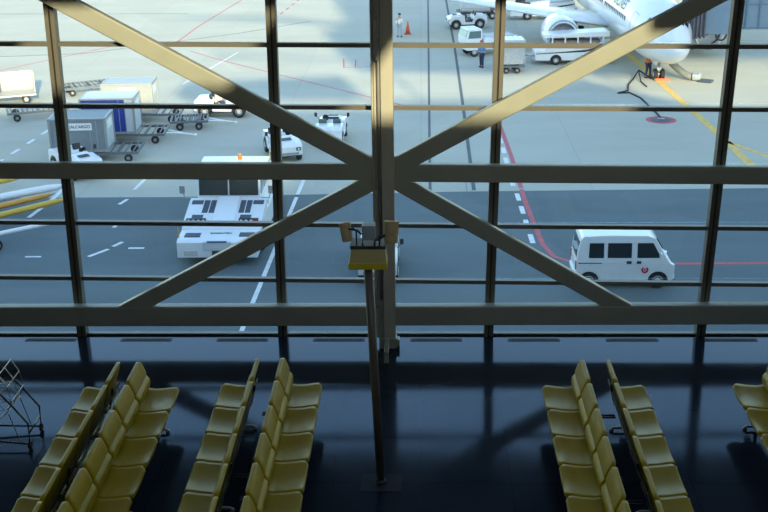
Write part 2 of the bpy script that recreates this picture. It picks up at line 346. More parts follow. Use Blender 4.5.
beam(.09, 2.53, lx(4.1), 4.98, .235, .13, 'diagonal_brace'); beam(.09, 2.39, lx(2.9), .44, .22, .13, 'diagonal_brace')
for x0, x1, xm in ((-.36, -.15, -.15), (.36, .10, .10)):
    b = MB(); b.prism([(x0, 2.41), (xm, 2.30), (xm, 2.66), (x0, 2.60)], -.067, .067); b.build('gusset_plate', STEEL, tr, bevel=.01)
b = MB(); b.cyl((-.06, -.16, 4.25), (-.05, -.17, 4.72), .018); b.b2(-.10, -.03, -.17, -.12, 4.52, 4.58); b.cyl((-.085, -.15, 3.98), (-.085, -.15, 4.5), .03)
b.build('cable_holder', GREY, tr, bevel=.004)

# ------------------------------------------------------------------ floor post with yellow box and two lamps
pp = thing('lamp_post', (-.446, -3.91, 0), 'thin dark floor post carrying a yellow-edged box and two round lamp housings', 'post')
PD = mat('post_dark_olive', (.10, .085, .06), .45, var=.1); BOXY = mat('box_olive_yellow', (.50, .41, .17), .55, var=.05); BOXE = mat('box_yellow_edge', (.58, .44, .02), .5)
LH = mat('lamp_housing_tan', (.42, .31, .15), .55, var=.15, scale=20)
b = MB(); b.cyl((0, 0, .01), (-.095, 0, 2.55), .045); b.build('pole', PD, pp, smooth=True)
b = MB(); b.b2(-.22, .22, -.18, .18, 0, .006); b.build('base_plate', mat('clear_base_plate', (.03, .04, .06), .08), pp)
b = MB(); b.cyl((0, 0, 0), (0, 0, .05), .055); b.build('collar', DARK, pp, smooth=True)
XC = -.09; ZO = .115
b = MB(); b.prism([(-.185, 2.50+ZO), (-.165, 2.66+ZO), (.175, 2.66+ZO), (.19, 2.50+ZO)], -.02, .20); b.build('sign_box', BOXY, pp, bevel=.006, loc=(XC, -.1, 0))
b = MB(); b.b2(-.195, .195, -.03, .205, 2.44+ZO, 2.51+ZO); b.build('box_edge', BOXE, pp, bevel=.004, loc=(XC, -.1, 0))
b = MB(); b.b2(-.175, .18, -.02, .22, 2.655+ZO, 2.69+ZO); b.build('top_bracket', DARK, pp, loc=(XC, -.1, 0))
b = MB(); b.b2(-.055, .075, -.02, .12, 2.75+ZO, 2.90+ZO); b.build('sensor_box', mat('sensor_grey', (.30, .32, .34), .4), pp, bevel=.008, loc=(XC, -.1, 0))
b = MB(); b.tube([(-.05, 0, 2.69+ZO), (-.05, 0, 2.76+ZO), (.07, 0, 2.76+ZO), (.07, 0, 2.69+ZO)], .012); b.tube([(-.19, .05, 2.85+ZO), (-.1, .03, 2.84+ZO), (-.06, .02, 2.80+ZO)], .012); b.tube([(.2, .05, 2.8+ZO), (.1, .03, 2.74+ZO), (.06, .02, 2.75+ZO)], .014)
b.tube([(-.11, 0, 2.69+ZO), (-.11, 0, 2.84+ZO), (-.16, 0, 2.9+ZO)], .008); b.tube([(.12, 0, 2.69+ZO), (.12, 0, 2.80+ZO)], .01)
b.build('bracket', DARK, pp, loc=(XC, -.1, 0))
for sx, tilt, r in ((-.215, .16, .062), (.235, -.03, .080)):
    d = Vector((tilt, -.25, -1)).normalized(); c = Vector((XC+sx, -.02, 2.80+ZO)); L = .09 if sx < 0 else .105
    b = MB(); b.cyl(c-d*L, c+d*L, r*.98, r*.86, seg=28); lp = b.build('lamp_housing', LH, pp, bevel=.008)
    b = MB(); b.lathe([(r*.55, 0), (r*.98, 0), (r*.98, .012), (r*.55, .012), (r*.55, 0)], (0, 0, 0), 'z', 28, cap=False); rg = b.build('rim', LH, lp); rg.matrix_world = Matrix.Translation(c-d*(L-.002)) @ (-d).to_track_quat('Z', 'Y').to_matrix().to_4x4(); 
    b = MB(); b.cyl(c-d*(L+.003), c-d*L*.96, r*.50, seg=20); b.build('cap', mat('cap_tan', (.33, .26, .15), .5), lp)

# ------------------------------------------------------------------ bench rows
def pad(b, prof, y0, y1, n=10, puff=.012):
    """rounded cushion: closed xz profile lofted along y with rounded ends"""
    rings = []; cx = sum(p[0] for p in prof)/len(prof); cz = sum(p[1] for p in prof)/len(prof)
    for i in range(n+1):
        t = i/n; y = y0+(y1-y0)*t; e = min(t, 1-t)*(y1-y0); s = 1 if e > .03 else .82+.18*sqrt(max(0, 1-(1-e/.03)**2))
        u = sin(pi*t)*puff
        rings.append([(cx+(px-cx)*s, y, cz+(pz-cz)*s-(u if pz > cz else 0)) for px, pz in prof])
    b.loft(rings); return b
def rr(pts, r=.018, seg=3):
    out = []; n = len(pts)
    for i in range(n):
        p = Vector(pts[i]); a = (Vector(pts[i-1])-p); c = (Vector(pts[(i+1) % n])-p); ra = min(r, a.length*.45, c.length*.45)
        A = p+a.normalized()*ra; Cc = p+c.normalized()*ra
        for k in range(seg+1):
            t = k/seg; q = A*(1-t)**2+p*2*t*(1-t)+Cc*t*t; out.append((q.x, q.y))
    return out
NS = 7
def make_bench():
    t = thing('bench_row', (0, 0, 0), 'x', 'bench seat')
    sp = rr([(0, .44), (.012, .39), (-.03, .355), (-.41, .355), (-.42, .425), (-.30, .408), (-.16, .418), (-.06, .436)])
    lp = rr([(-.365, .42), (-.335, .48), (-.338, .55), (-.39, .615), (-.425, .60), (-.41, .52), (-.40, .42)])
    bp = rr([(-.392, .585), (-.372, .61), (-.402, .70), (-.437, .785), (-.487, .785), (-.465, .70), (-.43, .585)], .014)
    s0 = pad(MB(), sp, -.292, .292, 14, .034).build('seat', SEATM, t, smooth=True)
    l0 = pad(MB(), lp, -.290, .290, 14, 0).build('lumbar_cushion', SEATM, t, smooth=True)
    u0 = pad(MB(), bp, -.290, .290, 14, 0).build('backrest', SEATM, t, smooth=True)
    for k in range(1, NS):
        for o in (s0, l0, u0):
            c = o.copy(); COL.objects.link(c); c.parent = t; c.location = (0, -.6*k-.3, 0)
    for o in (s0, l0, u0): o.location = (0, -.3, 0)
    L = .6*NS
    b = MB(); b.b2(-.26, -.20, -L+.03, -.03, .26, .33); b.build('support_beam', DARK, t, bevel=.006)
    b = MB(); b.b2(-.445, -.43, -L+.03, -.03, .48, .52); b.build('back_rail', DARK, t, bevel=.004)
    for k in (0, 1, 2):
        y = -.35-k*(L-.7)/2
        b = MB(); b.cyl((-.23, y, .26), (-.23, y, .04), .022); b.tube([(-.09, y, .02), (-.12, y, .04), (-.4, y, .04), (-.43, y, .02)], .016); b.cyl((-.10, y, 0), (-.10, y, .03), .025); b.cyl((-.42, y, 0), (-.42, y, .03), .025)
        b.build('leg', GREY, t, smooth=True)
        b = MB(); b.tube([(-.23, y+.03, .30), (-.40, y+.03, .34), (-.455, y+.03, .60)], .014); b.build('back_arm', DARK, t)
    for k in (1, 4):
        b = MB(); b.b2(-.66, -.42, -.6*k+.04, -.6*k+.06, .28, .30); b.b2(-.66, -.42, -.6*k+.09, -.6*k+.11, .28, .30); b.build('link_bar', DARK, t)
    return t
bench = make_bench()
rows = [(-4.075, 2.47, pi, 'left'), (-2.92, -2.47, 0, ''), (-2.416, 2.375, pi, ''), (-1.208, -2.355, 0, ''), (1.443, 2.41, pi, ''), (2.66, -2.40, 0, ''), (3.71, 2.36, pi, '')]
labels = ['mustard bench row seen from its backs, outermost at the left edge of the hall', 'mustard bench row facing right in the leftmost back-to-back pair',
          'mustard bench row facing left, in the pair just left of the centre post', 'mustard bench row facing right, the nearest row left of the centre post',
          'mustard bench row facing left, the nearest row right of the centre post', 'mustard bench row facing right, in the pair right of the centre post',
          'mustard bench row cut off at the lower right edge of the photo']
for i, (x, y, rz, _) in enumerate(rows):
    o = bench if i == 0 else dup(bench)
    y0 = -abs(y); L = .6*NS
    o.location = (x, y0, 0) if rz == 0 else (x, y0-L, 0); o.rotation_euler = (0, 0, rz)
    o['label'] = labels[i]; o['category'] = 'bench seat'; o['group'] = 'rows of mustard waiting benches'

# ------------------------------------------------------------------ luggage trolley at the left edge
t = thing('luggage_trolley', (-4.75, -3.2, 0), 'thin-tubed wire luggage trolley partly cut off by the left edge beside the first bench', 'trolley')
CH = mat('trolley_tube', (.03, .035, .04), .3, .6); WR = mat('trolley_wire', (.30, .31, .30), .3, .7)
b = MB()
for y in (0, .42): b.tube([(.20, y, .04), (.21, y, .33), (.05, y, .56), (-.14, y, .80), (-.30, y, 1.0)], .013)
b.tube([(-.30, 0, 1.0), (-.33, .1, 1.03), (-.33, .32, 1.03), (-.30, .42, 1.0)], .013); b.tube([(.205, 0, .2), (.205, .42, .2)], .01); b.tube([(.20, 0, .06), (-.6, .05, .10)], .012); b.tube([(.20, .42, .06), (-.6, .37, .10)], .012)
b.build('frame', CH, t, smooth=True)
b = MB()
for y in (-.01, .2, .41):
    b.tube([(-.05, y, .95), (.03, y, .80), (.06, y, .62), (0, y, .48), (-.1, y, .40), (-.35, y, .38)], .006, 6)
    b.tube([(-.28, y, .95), (-.20, y, .70), (0, y, .48)], .005, 6); b.tube([(.05, y, .6), (-.1, y, .66), (-.3, y, .6)], .005, 6)
for p in ((-.05, .95), (.03, .80), (.06, .62), (0, .48), (-.1, .40), (-.25, .39), (-.20, .70)): b.tube([(p[0], -.01, p[1]), (p[0], .41, p[1])], .005, 6)
b.build('basket', WR, t)
for y in (0, .4): MB().tube([(.0, y, .46), (.06, y, .22), (.09, y, .10)], .006, 6).build('strut', WR, t)
for wx, wy in ((.20, 0), (.20, .42), (-.6, .05), (-.6, .37)):
    b = MB(); b.cyl((wx-.012, wy, .045), (wx+.012, wy, .045), .045); b.build('wheel', RUB, t)
# ================================================================== APRON: vehicles and equipment
def wheel(b_parent, x, y, r, wd, rim=.58, hub=HUB):
    """wheel at (x,y) touching the ground, axis along y, outer side = sign(y)"""
    s = 1 if y > 0 else -1
    prof = [(r*rim, -wd/2), (r*.93, -wd/2), (r, -wd/2+.03), (r, wd/2-.03), (r*.93, wd/2), (r*rim, wd/2)]
    o = MB().lathe([(0.0, -wd/2)]+prof+[(0.0, wd/2)], (x, y, r), 'y', 24).build('wheel', RUB, b_parent, smooth=False)
    MB().lathe([(0, s*(wd/2-.005)), (r*rim*.25, s*(wd/2+.015)), (r*rim*.5, s*(wd/2+.012)), (r*rim*.7, s*(wd/2-.01)), (r*rim*.95, s*(wd/2+.008)), (r*rim, s*(wd/2-.02)), (0, s*(wd/2-.03))], (x, y, r), 'y', 20).build('hub', hub, o, smooth=True)
    return o
def arc(cx, r, z, n=8):
    """notch over a wheel centred at cx, walked from +x to -x along the underside"""
    return [(cx+r*cos(pi*k/n), z+r*sin(pi*k/n)*1.0) for k in range(n+1)]
def side_pan(name, pts, w, m, parent, t=.012, sides=(1, -1), bevel=0):
    for s in sides:
        b = MB(); A = [b.bm.verts.new((x, s*(w(z)-.02), z)) for x, z in pts]; B = [b.bm.verts.new((x, s*(w(z)+t), z)) for x, z in pts]; n = len(pts)
        for i in range(n): b.bm.faces.new((A[i], A[(i+1) % n], B[(i+1) % n], B[i]))
        b.bm.faces.new(A); b.bm.faces.new(B); b.build(name, m, parent, bevel=bevel)

# ---- kei van
van = thing('kei_van', (6.95, 22.50, G), 'small white kei van with dark side windows and a red crest on its door', 'van', rz=0)
wv = lambda z: .735 if z < .95 else .735-(z-.95)*.13
low = [(1.60, .30)]+arc(1.13, .345, .29)+arc(-1.22, .345, .29)+[(-1.60, .30), (-1.66, .40), (-1.66, .95), (1.50, .95), (1.62, .86), (1.67, .66), (1.67, .40)]
b = MB(); b.prism(low, -.735, .735); b.build('body', WHITE, van, bevel=.03)
up = [(-1.66, .94), (-1.62, 1.35), (-1.53, 1.74), (-1.42, 1.86), (-.6, 1.90), (.75, 1.88), (1.0, 1.79), (1.25, 1.38), (1.42, 1.08), (1.52, .94)]
b = MB(); b.prism(up, -.7, .7, w=lambda x, z: wv(z)); b.build('cabin', WHITE, van, bevel=.045, seg=3)
b = MB(); b.b2(-1.5, 1.5, -.66, .66, .26, .6); b.build('underbody', DARK, van)
wf = lambda z: wv(z)
side_pan('side_window', [(-1.25, 1.13), (-.74, 1.13), (-.74, 1.64), (-1.23, 1.64)], wf, DGLASS, van)
side_pan('side_window', [(-.61, 1.13), (.20, 1.13), (.20, 1.64), (-.61, 1.64)], wf, DGLASS, van)
side_pan('side_window', [(.39, 1.13), (1.16, 1.13), (1.14, 1.24), (.92, 1.64), (.39, 1.64)], wf, DGLASS, van)
b = MB(); 
for y0, y1 in ((-.60, .60),):
    v = [(1.235, y0, 1.42), (1.235, y1, 1.42), (1.02, y1*.92, 1.77), (1.02, y0*.92, 1.77)]
    A = [b.bm.verts.new(p) for p in v]; B = [b.bm.verts.new((p[0]+.03, p[1], p[2]+.02)) for p in v]
    for k in range(4): b.bm.faces.new((A[k], A[(k+1) % 4], B[(k+1) % 4], B[k]))
    b.bm.faces.new(A); b.bm.faces.new(B)
b.build('windscreen', DGLASS, van)
b = MB(); b.prism([(-1.655, 1.12), (-1.57, 1.68), (-1.545, 1.68), (-1.63, 1.12)], -.56, .56); b.build('rear_window', DGLASS, van)
for x0, x1, z in ((.04, .20, .97), (.38, .53, .97)):
    side_pan('door_handle', [(x0, z-.045), (x1, z-.045), (x1, z+.045), (x0, z+.045)], wf, DARK, van, .02)
SEAM = mat('panel_seam', (.30, .32, .34), .6)
for x in (-.68, .29): side_pan('door_seam', [(x-.008, .34), (x+.008, .34), (x+.008, 1.64), (x-.008, 1.64)], wf, SEAM, van, .003)
side_pan('slide_rail', [(-1.60, .93), (-.80, .93), (-.80, .96), (-1.60, .96)], wf, DARK, van, .006)
for s in (1, -1):
    b = MB(); b.box((1.60, s*.58, .78), (.14, .24, .20), rz=s*-.25); b.build('headlight', LAMP, van, bevel=.03)
    b = MB(); b.b2(-1.69, -1.64, s*.60, s*.71, .7, 1.0); b.build('tail_light', REDL, van)
    b = MB(); b.b2(1.12, 1.2, s*.74, s*.90, 1.18, 1.34); b.build('mirror', WHITE, van, bevel=.02)
    for x in (1.13, -1.22): wheel(van, x, s*.645, .30, .15, .6, HUB)
b = MB(); b.b2(-1.71, -1.62, -.70, .70, .34, .52); b.b2(1.62, 1.70, -.70, .70, .34, .52); b.build('bumper', WHITE, van, bevel=.025)
# red crest on the front door: a crane-like disc with raised wings
for s in (-1, 1):
    b = MB()
    c = Vector((.67, s*.739, .70)); R_ = .125
    def ringseg(a0, a1, r0, r1, n=10):
        for k in range(n):
            p = [a0+(a1-a0)*k/n, a0+(a1-a0)*(k+1)/n]
            q = [(r0*cos(p[0]), r0*sin(p[0])), (r1*cos(p[0]), r1*sin(p[0])), (r1*cos(p[1]), r1*sin(p[1])), (r0*cos(p[1]), r0*sin(p[1]))]
            b.prism([(c.x+x*s*-1, c.z+z) for x, z in q], c.y, c.y+s*.006)
    ringseg(radians(128), radians(412), .062, R_); 
    b.prism([(c.x-.02, c.z-.03), (c.x+.02, c.z-.03), (c.x+.045, c.z+.05), (c.x+.01, c.z+.02), (c.x, c.z+.09), (c.x-.012, c.z+.02), (c.x-.045, c.z+.045)], c.y, c.y+s*.006)
    b.build('door_crest', mat('crest_red', (.58, .03, .06), .5), van)

# ---- push-back tractor, heading to the camera
pb = thing('pushback_tractor', (-7.42, 27.95, G), 'large white low-nosed aircraft tow tractor with glazed cab and orange beacon', 'tow tractor', rz=-pi/2)
WD = 1.47
prof = [(4.0, .35), (4.0, .92), (3.85, 1.0), (2.95, 1.05), (2.8, 1.22), (1.0, 1.62), (.85, 1.62), (.85, 1.2), (-1.8, 1.2), (-1.8, 1.75), (-3.5, 1.7), (-3.8, 1.5), (-3.85, .4), (-3.0, .35)]+arc(-2.35, .62, .42)[::-1]+[(-1.5, .35), (1.4, .35)]+arc(2.1, .62, .42)[::-1]+[(2.9, .35)]
b = MB(); b.prism(prof, -WD, WD); b.build('chassis', WHITE, pb, bevel=.035)
b = MB(); b.prism([(2.75, 1.1), (2.75, 1.34), (1.0, 1.76), (.9, 1.2)], -.36, .46); b.build('engine_cover', WHITE, pb, bevel=.04)
b = MB(); b.b2(-3.3, 3.5, -1.2, 1.2, .28, .9); b.build('underbody', DARK, pb)
b = MB(); b.prism([(.86, 1.18), (.86, 1.62), (.66, 2.5), (-1.25, 2.5), (-1.35, 1.18)], -1.22, 1.22); b.build('cab', WHITE, pb, bevel=.03)
b = MB(); b.b2(-1.55, .82, -1.33, 1.33, 2.5, 2.62); b.build('cab_roof', WHITE, pb, bevel=.04)
for y0, y1 in ((-1.14, -.03), (.03, 1.14)):
    b = MB(); b.prism([(.86, 1.74), (.70, 2.45), (.735, 2.45), (.885, 1.74)], y0, y1); b.build('windscreen', DGLASS, pb)
for s in (1, -1):
    for x0, x1 in ((-.2, .62), (-1.15, -.3)):
        b = MB(); b.prism([(x0, 1.72), (x1, 1.72), (x1-.06, 2.42), (x0, 2.42)], s*1.2, s*1.235); b.build('side_window', DGLASS, pb)
    for x in (2.1, -2.35): wheel(pb, x, s*1.29, .52, .38, .55, mat('white_hub', (.7, .7, .68), .4))
    b = MB(); b.prism([(.7, 1.3), (.82, 1.52), (.62, 1.42), (.46, 1.5), (.56, 1.32)], s*WD, s*(WD+.012)); b.build('side_logo', TEAL, pb)
    b = MB(); b.tube([(.9, s*1.25, 1.66), (1.25, s*1.62, 1.75), (1.3, s*1.68, 2.0)], .02); b.box((1.3, s*1.70, 2.1), (.06, .2, .3)); b.build('mirror', GREY, pb)
def pads(lst, nm='deck_grip', m=mat('deck_grip_grey', (.075, .09, .11), .6)):
    for x0, x1, y0, y1, zt in lst:
        b = MB(); sk = 0
        z = lambda x: (1.22+(2.8-x)*.222 if x < 2.8 else 1.05) if zt is None else zt
        A = [(x0, y0+sk*-1, z(x0)), (x1, y0+sk, z(x1)), (x1, y1+sk, z(x1)), (x0, y1-sk, z(x0))]
        lo = [b.bm.verts.new((p[0], p[1], p[2]-.02)) for p in A]; hi = [b.bm.verts.new((p[0], p[1], p[2]+.012)) for p in A]
        for k in range(4): b.bm.faces.new((lo[k], lo[(k+1) % 4], hi[(k+1) % 4], hi[k]))
        b.bm.faces.new(lo); b.bm.faces.new(hi); b.build(nm, m, pb)
# local +y is to the photo's right
pads([(1.1, 1.38, -1.36, -.92, None), (1.1, 2.0, -.88, -.66, None), (1.1, 2.0, -.62, -.42, None), (1.1, 2.0, .52, .72, None), (1.1, 2.0, .76, .96, None), (1.1, 1.38, 1.0, 1.40, None),
      (2.15, 2.45, -1.2, -.78, None), (2.15, 2.45, .62, 1.04, None), (3.25, 3.65, -1.25, -.68, 1.0+.03), (3.2, 3.6, .75, 1.3, 1.0+.03)])
for y0, y1 in ((-1.35, -.62), (.62, 1.35)):
    b = MB(); b.b2(2.52, 2.62, y0, y1, 1.18, 1.37); h = b.build('light_bar', DARK, pb)
    n = 4
    for k in range(n):
        yy = y0+(y1-y0)*(k+.5)/n; red = (y0 > 0 and k >= 3)
        b = MB(); b.cyl((2.62, yy, 1.29), (2.635, yy, 1.29), .06, seg=14) if not red else b.b2(2.62, 2.64, yy-.12, yy+.09, 1.22, 1.35); b.build('lamp', REDL if red else LAMP, h)
b = MB(); b.b2(3.55, 4.03, -.52, .52, .62, .95); b.build('tow_recess', mat('recess_white', (.6, .62, .62), .5), pb, bevel=.02)
b = MB(); b.b2(3.6, 4.04, -.36, .36, .93, .965); b.build('step_plate', mat('blue_grey_grip', (.07, .10, .16), .6), pb)
b = MB(); b.b2(3.95, 4.12, -.18, .3, .40, .62); b.build('hitch', DARK, pb, bevel=.02)
b = MB(); b.b2(3.99, 4.02, -1.22, -.72, .42, .62); b.build('plate_frame', mat('plate_grey', (.55, .56, .52), .5), pb, bevel=.01)
text('nose_lettering', 'KOMATSU', .17, DARK, pb, (3.28, .05, 1.04), (0, 0, pi/2), sx=1.0, bold=True)
b = MB(); b.prism([(2.3, -.15), (2.05, .05), (2.25, .30), (2.4, .05)], 1.33, 1.35, ax='z'); b.build('hood_logo', TEAL, pb)
b = MB(); b.b2(-.4, -.15, -.2, .25, 2.62, 2.632); b.build('roof_sticker', LBLUE, pb)
b = MB(); b.cyl((-1.1, .2, 2.62), (-1.1, .2, 2.70), .10); b.cyl((-1.1, .2, 2.70), (-1.1, .2, 2.84), .08); b.build('beacon', ORANGE, pb, bevel=.02)
b = MB(); b.b2(-3.7, -1.9, -1.35, 1.35, 1.75, 1.82); b.build('rear_deck', mat('deck_grey', (.5, .51, .52), .6), pb, bevel=.01)
b = MB()
for y in (-1.42,): b.tube([(3.7, y, .95), (3.7, y-.02, 1.5)], .015); b.tube([(-3.2, 1.1, 1.8), (-3.2, 1.1, 2.5)], .02)
b.build('marker_rod', YEL, pb)

# ---- people
def figure(name, J, rad, m, parent=None, lv=1):
    """J: dict joint -> (pos, parentjoint); skinned continuous body"""
    me = bpy.data.meshes.new(name); ks = list(J); me.from_pydata([J[k][0] for k in ks], [(ks.index(J[k][1]), i) for i, k in enumerate(ks) if J[k][1]], [])
    o = bpy.data.objects.new(name, me); COL.objects.link(o); o.parent = parent; me.materials.append(m)
    sk = o.modifiers.new('skin', 'SKIN'); 
    if not me.skin_vertices:
        bm = bmesh.new(); bm.from_mesh(me); bm.verts.layers.skin.verify(); bm.to_mesh(me); bm.free()
    for i, k in enumerate(ks):
        r = rad[k] if k in rad else .05; me.skin_vertices[0].data[i].radius = r if isinstance(r, tuple) else (r, r)
    me.skin_vertices[0].data[0].use_root = True; sk.use_smooth_shade = True
    ss = o.modifiers.new('sub', 'SUBSURF'); ss.levels = lv; ss.render_levels = lv
    return o
def person(loc, rz, label, top, trousers, hat, pose='stand', loc_group=None):
    t = thing('person', loc, label, 'person', rz=rz, group=loc_group)
    if pose == 'stand':
        L = {'ft': [(.04, .13, .04), (0, .11, .08), (.02, .10, .47), (0, .09, .88)], 'lean': 0}; st = .07
        feetL = [(0+st, .12, .05), (.12+st, .13, .03)]; feetR = [(-st, -.12, .05), (.12-st, -.13, .03)]; kneeL = (.05+st*.5, .11, .48); kneeR = (.03-st*.4, -.11, .48); pel = (0, 0, .93)
    else:
        pel = (0, 0, .62); kneeL = (.42, .12, .66); kneeR = (.42, -.12, .66); feetL = [(.50, .12, .25), (.62, .12, .22)]; feetR = [(.50, -.12, .25), (.62, -.12, .22)]
    z = pel[2]; ch = (.03, 0, z+.42); hd = (.06, 0, z+.72)
    if pose == 'stand': hl = (.10, .27, z+.02); el = (-.02, .25, z+.22); hr = (.16, -.26, z+.03); er = (-.01, -.25, z+.22)
    else: hl = (.42, .16, z+.28); el = (.18, .24, z+.2); hr = (.42, -.16, z+.28); er = (.18, -.24, z+.2)
    J = {'p': (pel, None), 'w': ((.01, 0, z+.2), 'p'), 'c': (ch, 'w'), 'n': ((.03, 0, z+.53), 'c'), 'h': (hd, 'n'), 'ht': ((.07, 0, z+.82), 'h'),
         'sl': ((.02, .17, z+.45), 'c'), 'el': (el, 'sl'), 'hl': (hl, 'el'), 'sr': ((.02, -.17, z+.45), 'c'), 'er': (er, 'sr'), 'hr': (hr, 'er'),
         'kl0': ((pel[0], .10, z-.05), 'p'), 'kl': (kneeL, 'kl0'), 'al': (feetL[0], 'kl'), 'tl': (feetL[1], 'al'), 'kr0': ((pel[0], -.10, z-.05), 'p'), 'kr': (kneeR, 'kr0'), 'ar': (feetR[0], 'kr'), 'tr': (feetR[1], 'ar')}
    rad = {'p': (.13, .11), 'w': (.13, .10), 'c': (.16, .11), 'n': .055, 'h': (.095, .085), 'ht': (.075, .07), 'sl': .07, 'el': .048, 'hl': .035, 'sr': .07, 'er': .048, 'hr': .035, 'kl0': .09, 'kr0': .09, 'kl': .065, 'kr': .065, 'al': .045, 'ar': .045, 'tl': .035, 'tr': .035}
    body = figure('body', J, rad, SKIN, t)
    Tj = {k: J[k] for k in ('w', 'c', 'sl', 'el', 'sr', 'er')}; Tj = {'c': (J['c'][0], None), 'w': (J['w'][0], 'c'), 'p': (pel, 'w'), 'sl': (J['sl'][0], 'c'), 'el': (J['el'][0], 'sl'), 'hl': (tuple(Vector(el).lerp(Vector(hl), .8)), 'el'), 'sr': (J['sr'][0], 'c'), 'er': (J['er'][0], 'sr'), 'hr': (tuple(Vector(er).lerp(Vector(hr), .8)), 'er')}
    figure('jacket', Tj, {'c': (.18, .13), 'w': (.16, .13), 'p': (.16, .14), 'sl': .085, 'el': .065, 'hl': .05, 'sr': .085, 'er': .065, 'hr': .05}, top, t)
    Lj = {k: J[k] for k in ('p',)}; Lj = {'p': (pel, None), 'kl0': (J['kl0'][0], 'p'), 'kl': (kneeL, 'kl0'), 'al': (tuple(Vector(kneeL).lerp(Vector(feetL[0]), .9)), 'kl'), 'kr0': (J['kr0'][0], 'p'), 'kr': (kneeR, 'kr0'), 'ar': (tuple(Vector(kneeR).lerp(Vector(feetR[0]), .9)), 'kr')}
    figure('trousers', Lj, {'p': (.15, .13), 'kl0': .11, 'kr0': .11, 'kl': .08, 'kr': .08, 'al': .065, 'ar': .065}, trousers, t)
    b = MB(); 
    for f in (feetL, feetR): b.b2(f[0][0]-.07, f[1][0]+.06, f[1][1]-.05, f[1][1]+.05, f[1][2]-.03, f[1][2]+.06)
    b.build('shoes', RUB, t, bevel=.03)
    b = MB(); b.lathe([(.112, 0), (.118, .03), (.10, .09), (.05, .13), (0, .14)], (hd[0], 0, hd[2]+.02)); b.box((hd[0]+.13, 0, hd[2]+.03), (.10, .14, .015)); b.build('helmet', hat, t, smooth=True)
    b = MB(); b.box((hd[0]+.1, 0, hd[2]-.02), (.03, .025, .04)); b.build('nose', SKIN, t, bevel=.008)
    b = MB(); [b.box((hd[0]+.093, s*.035, hd[2]+.012), (.012, .022, .012)) for s in (1, -1)]; b.build('eyes', DARK, t)
    return t
SHW = mat('white_shirt', (.74, .73, .66), .7); NAVY = mat('navy_trousers', (.03, .04, .08), .8); HIV = mat('orange_vest', (.80, .23, .05), .7); BLW = mat('blue_work_jacket', (.10, .25, .50), .7); RHAT = mat('red_helmet', (.60, .05, .03), .4)
CYT = mat('light_trousers', (.35, .42, .46), .7)
person((-1.62, 71.7, G), -1.3, 'person walking on the open apron in a white shirt and light trousers', SHW, CYT, DARK)
person((4.0, 60.0, G), -2.2, 'person in a red helmet and blue work clothes beside the silver container cart', BLW, NAVY, RHAT)
person((14.15, 56.3, G), -1.0, 'person in an orange vest standing by the aircraft nose wheel', HIV, NAVY, RHAT)

# ---- tow tractors (small)
def tug(loc, rz, label, screen=False, seats=DARK):
    t = thing('baggage_tow_tractor', loc, label, 'tow tractor', rz=rz, group='small baggage tow tractors')
    p = [(1.50, .42), (1.52, .78), (1.40, .92), (.45, 1.02), (.30, .98), (.25, .52), (-.35, .52), (-.42, .95), (-.60, 1.06), (-1.35, 1.02), (-1.48, .92), (-1.50, .42), (-1.30, .36)]+arc(-.92, .44, .36)[::-1]+[(.30, .34)]+arc(.98, .42, .34)[::-1]+[(1.45, .36)]
    b = MB(); b.prism(p, -.68, .68); b.build('body', WHITE, t, bevel=.04)
    b = MB(); b.prism([(1.40, .8), (1.36, .98), (.5, 1.14), (.42, .9)], -.42, .42); b.build('hood', WHITE, t, bevel=.05)
    b = MB(); b.b2(-1.2, 1.2, -.5, .5, .25, .55); b.build('underbody', DARK, t)
    b = MB(); b.b2(.46, .52, -.35, .35, 1.0, 1.12); b.build('dashboard', DARK, t, bevel=.01)
    for s in (1, -1):
        for x, r in ((.98, .33), (-.92, .36)): wheel(t, x, s*.60, r, .2)
        h = MB().b2(1.47, 1.545, s*.38, s*.60, .60, .76).build('headlight', DARK, t, bevel=.02)
        MB().cyl((1.54, s*.49, .68), (1.556, s*.49, .68), .055).build('lens', LAMP, h)
        b = MB(); b.b2(-.62, -.16, s*.36-.21, s*.36+.21, .62, .74); b.build('seat', seats, t, bevel=.04)
        b = MB(); b.prism([(-.55, .72), (-.66, 1.26), (-.56, 1.30), (-.44, .74)], s*.36-.2, s*.36+.2); b.build('seat_back', seats, t, bevel=.05)
        b = MB(); b.tube([(.48, s*.66, 1.0), (.45, s*.80, 1.15)], .012); b.box((.45, s*.83, 1.25), (.04, .13, .2)); b.build('mirror', DARK, t)
    b = MB(); b.b2(.8, 1.15, -.25, .25, 1.065, 1.085); b.build('hood_vent', DARK, t)
    b = MB(); b.lathe([(.15, 0), (.17, .015), (.15, .03), (.135, .015), (.15, 0)], (0, 0, 0), 'z', 20); w_ = b.build('steering_wheel', DARK, t, loc=(.22, .30, 1.14)); w_.rotation_euler = (0, -.9, 0)
    b = MB(); b.b2(-1.62, -1.48, -.1, .1, .4, .6); b.build('tow_hitch', DARK, t)
    b = MB(); b.b2(1.50, 1.56, -.5, .5, .42, .52); b.build('bumper', GREY, t, bevel=.01)
    return t
tug((-11.0, 47.2, G), 0, 'white tow tractor driving side-on behind the containers, with a driver in red and cream')
person((-11.30, 46.86, G+.16), .1, 'person driving the side-on tow tractor, wearing a red helmet and cream shirt', mat('cream_shirt', (.66, .62, .50), .7), NAVY, RHAT, 'sit')
GSE = mat('grey_green_seat', (.10, .13, .12), .7)
tug((-6.75, 38.9, G), radians(-72), 'white tow tractor seen nose-on beside the centre-left mullion, behind the big tractor')
tug((-4.55, 41.6, G), radians(88), 'white tow tractor seen from behind with two upright seats, right of the nose-on one', seats=GSE)
tug((3.6, 75.6, G), radians(190), 'white tow tractor parked farthest away in front of the tank cart')
tug((-1.52, 23.6, G), radians(-90), 'white tow tractor standing directly behind the centre column')
tug((-16.05, 35.95, G), radians(-50), 'white tow tractor mostly hidden by the upper beam in front of the grey container')

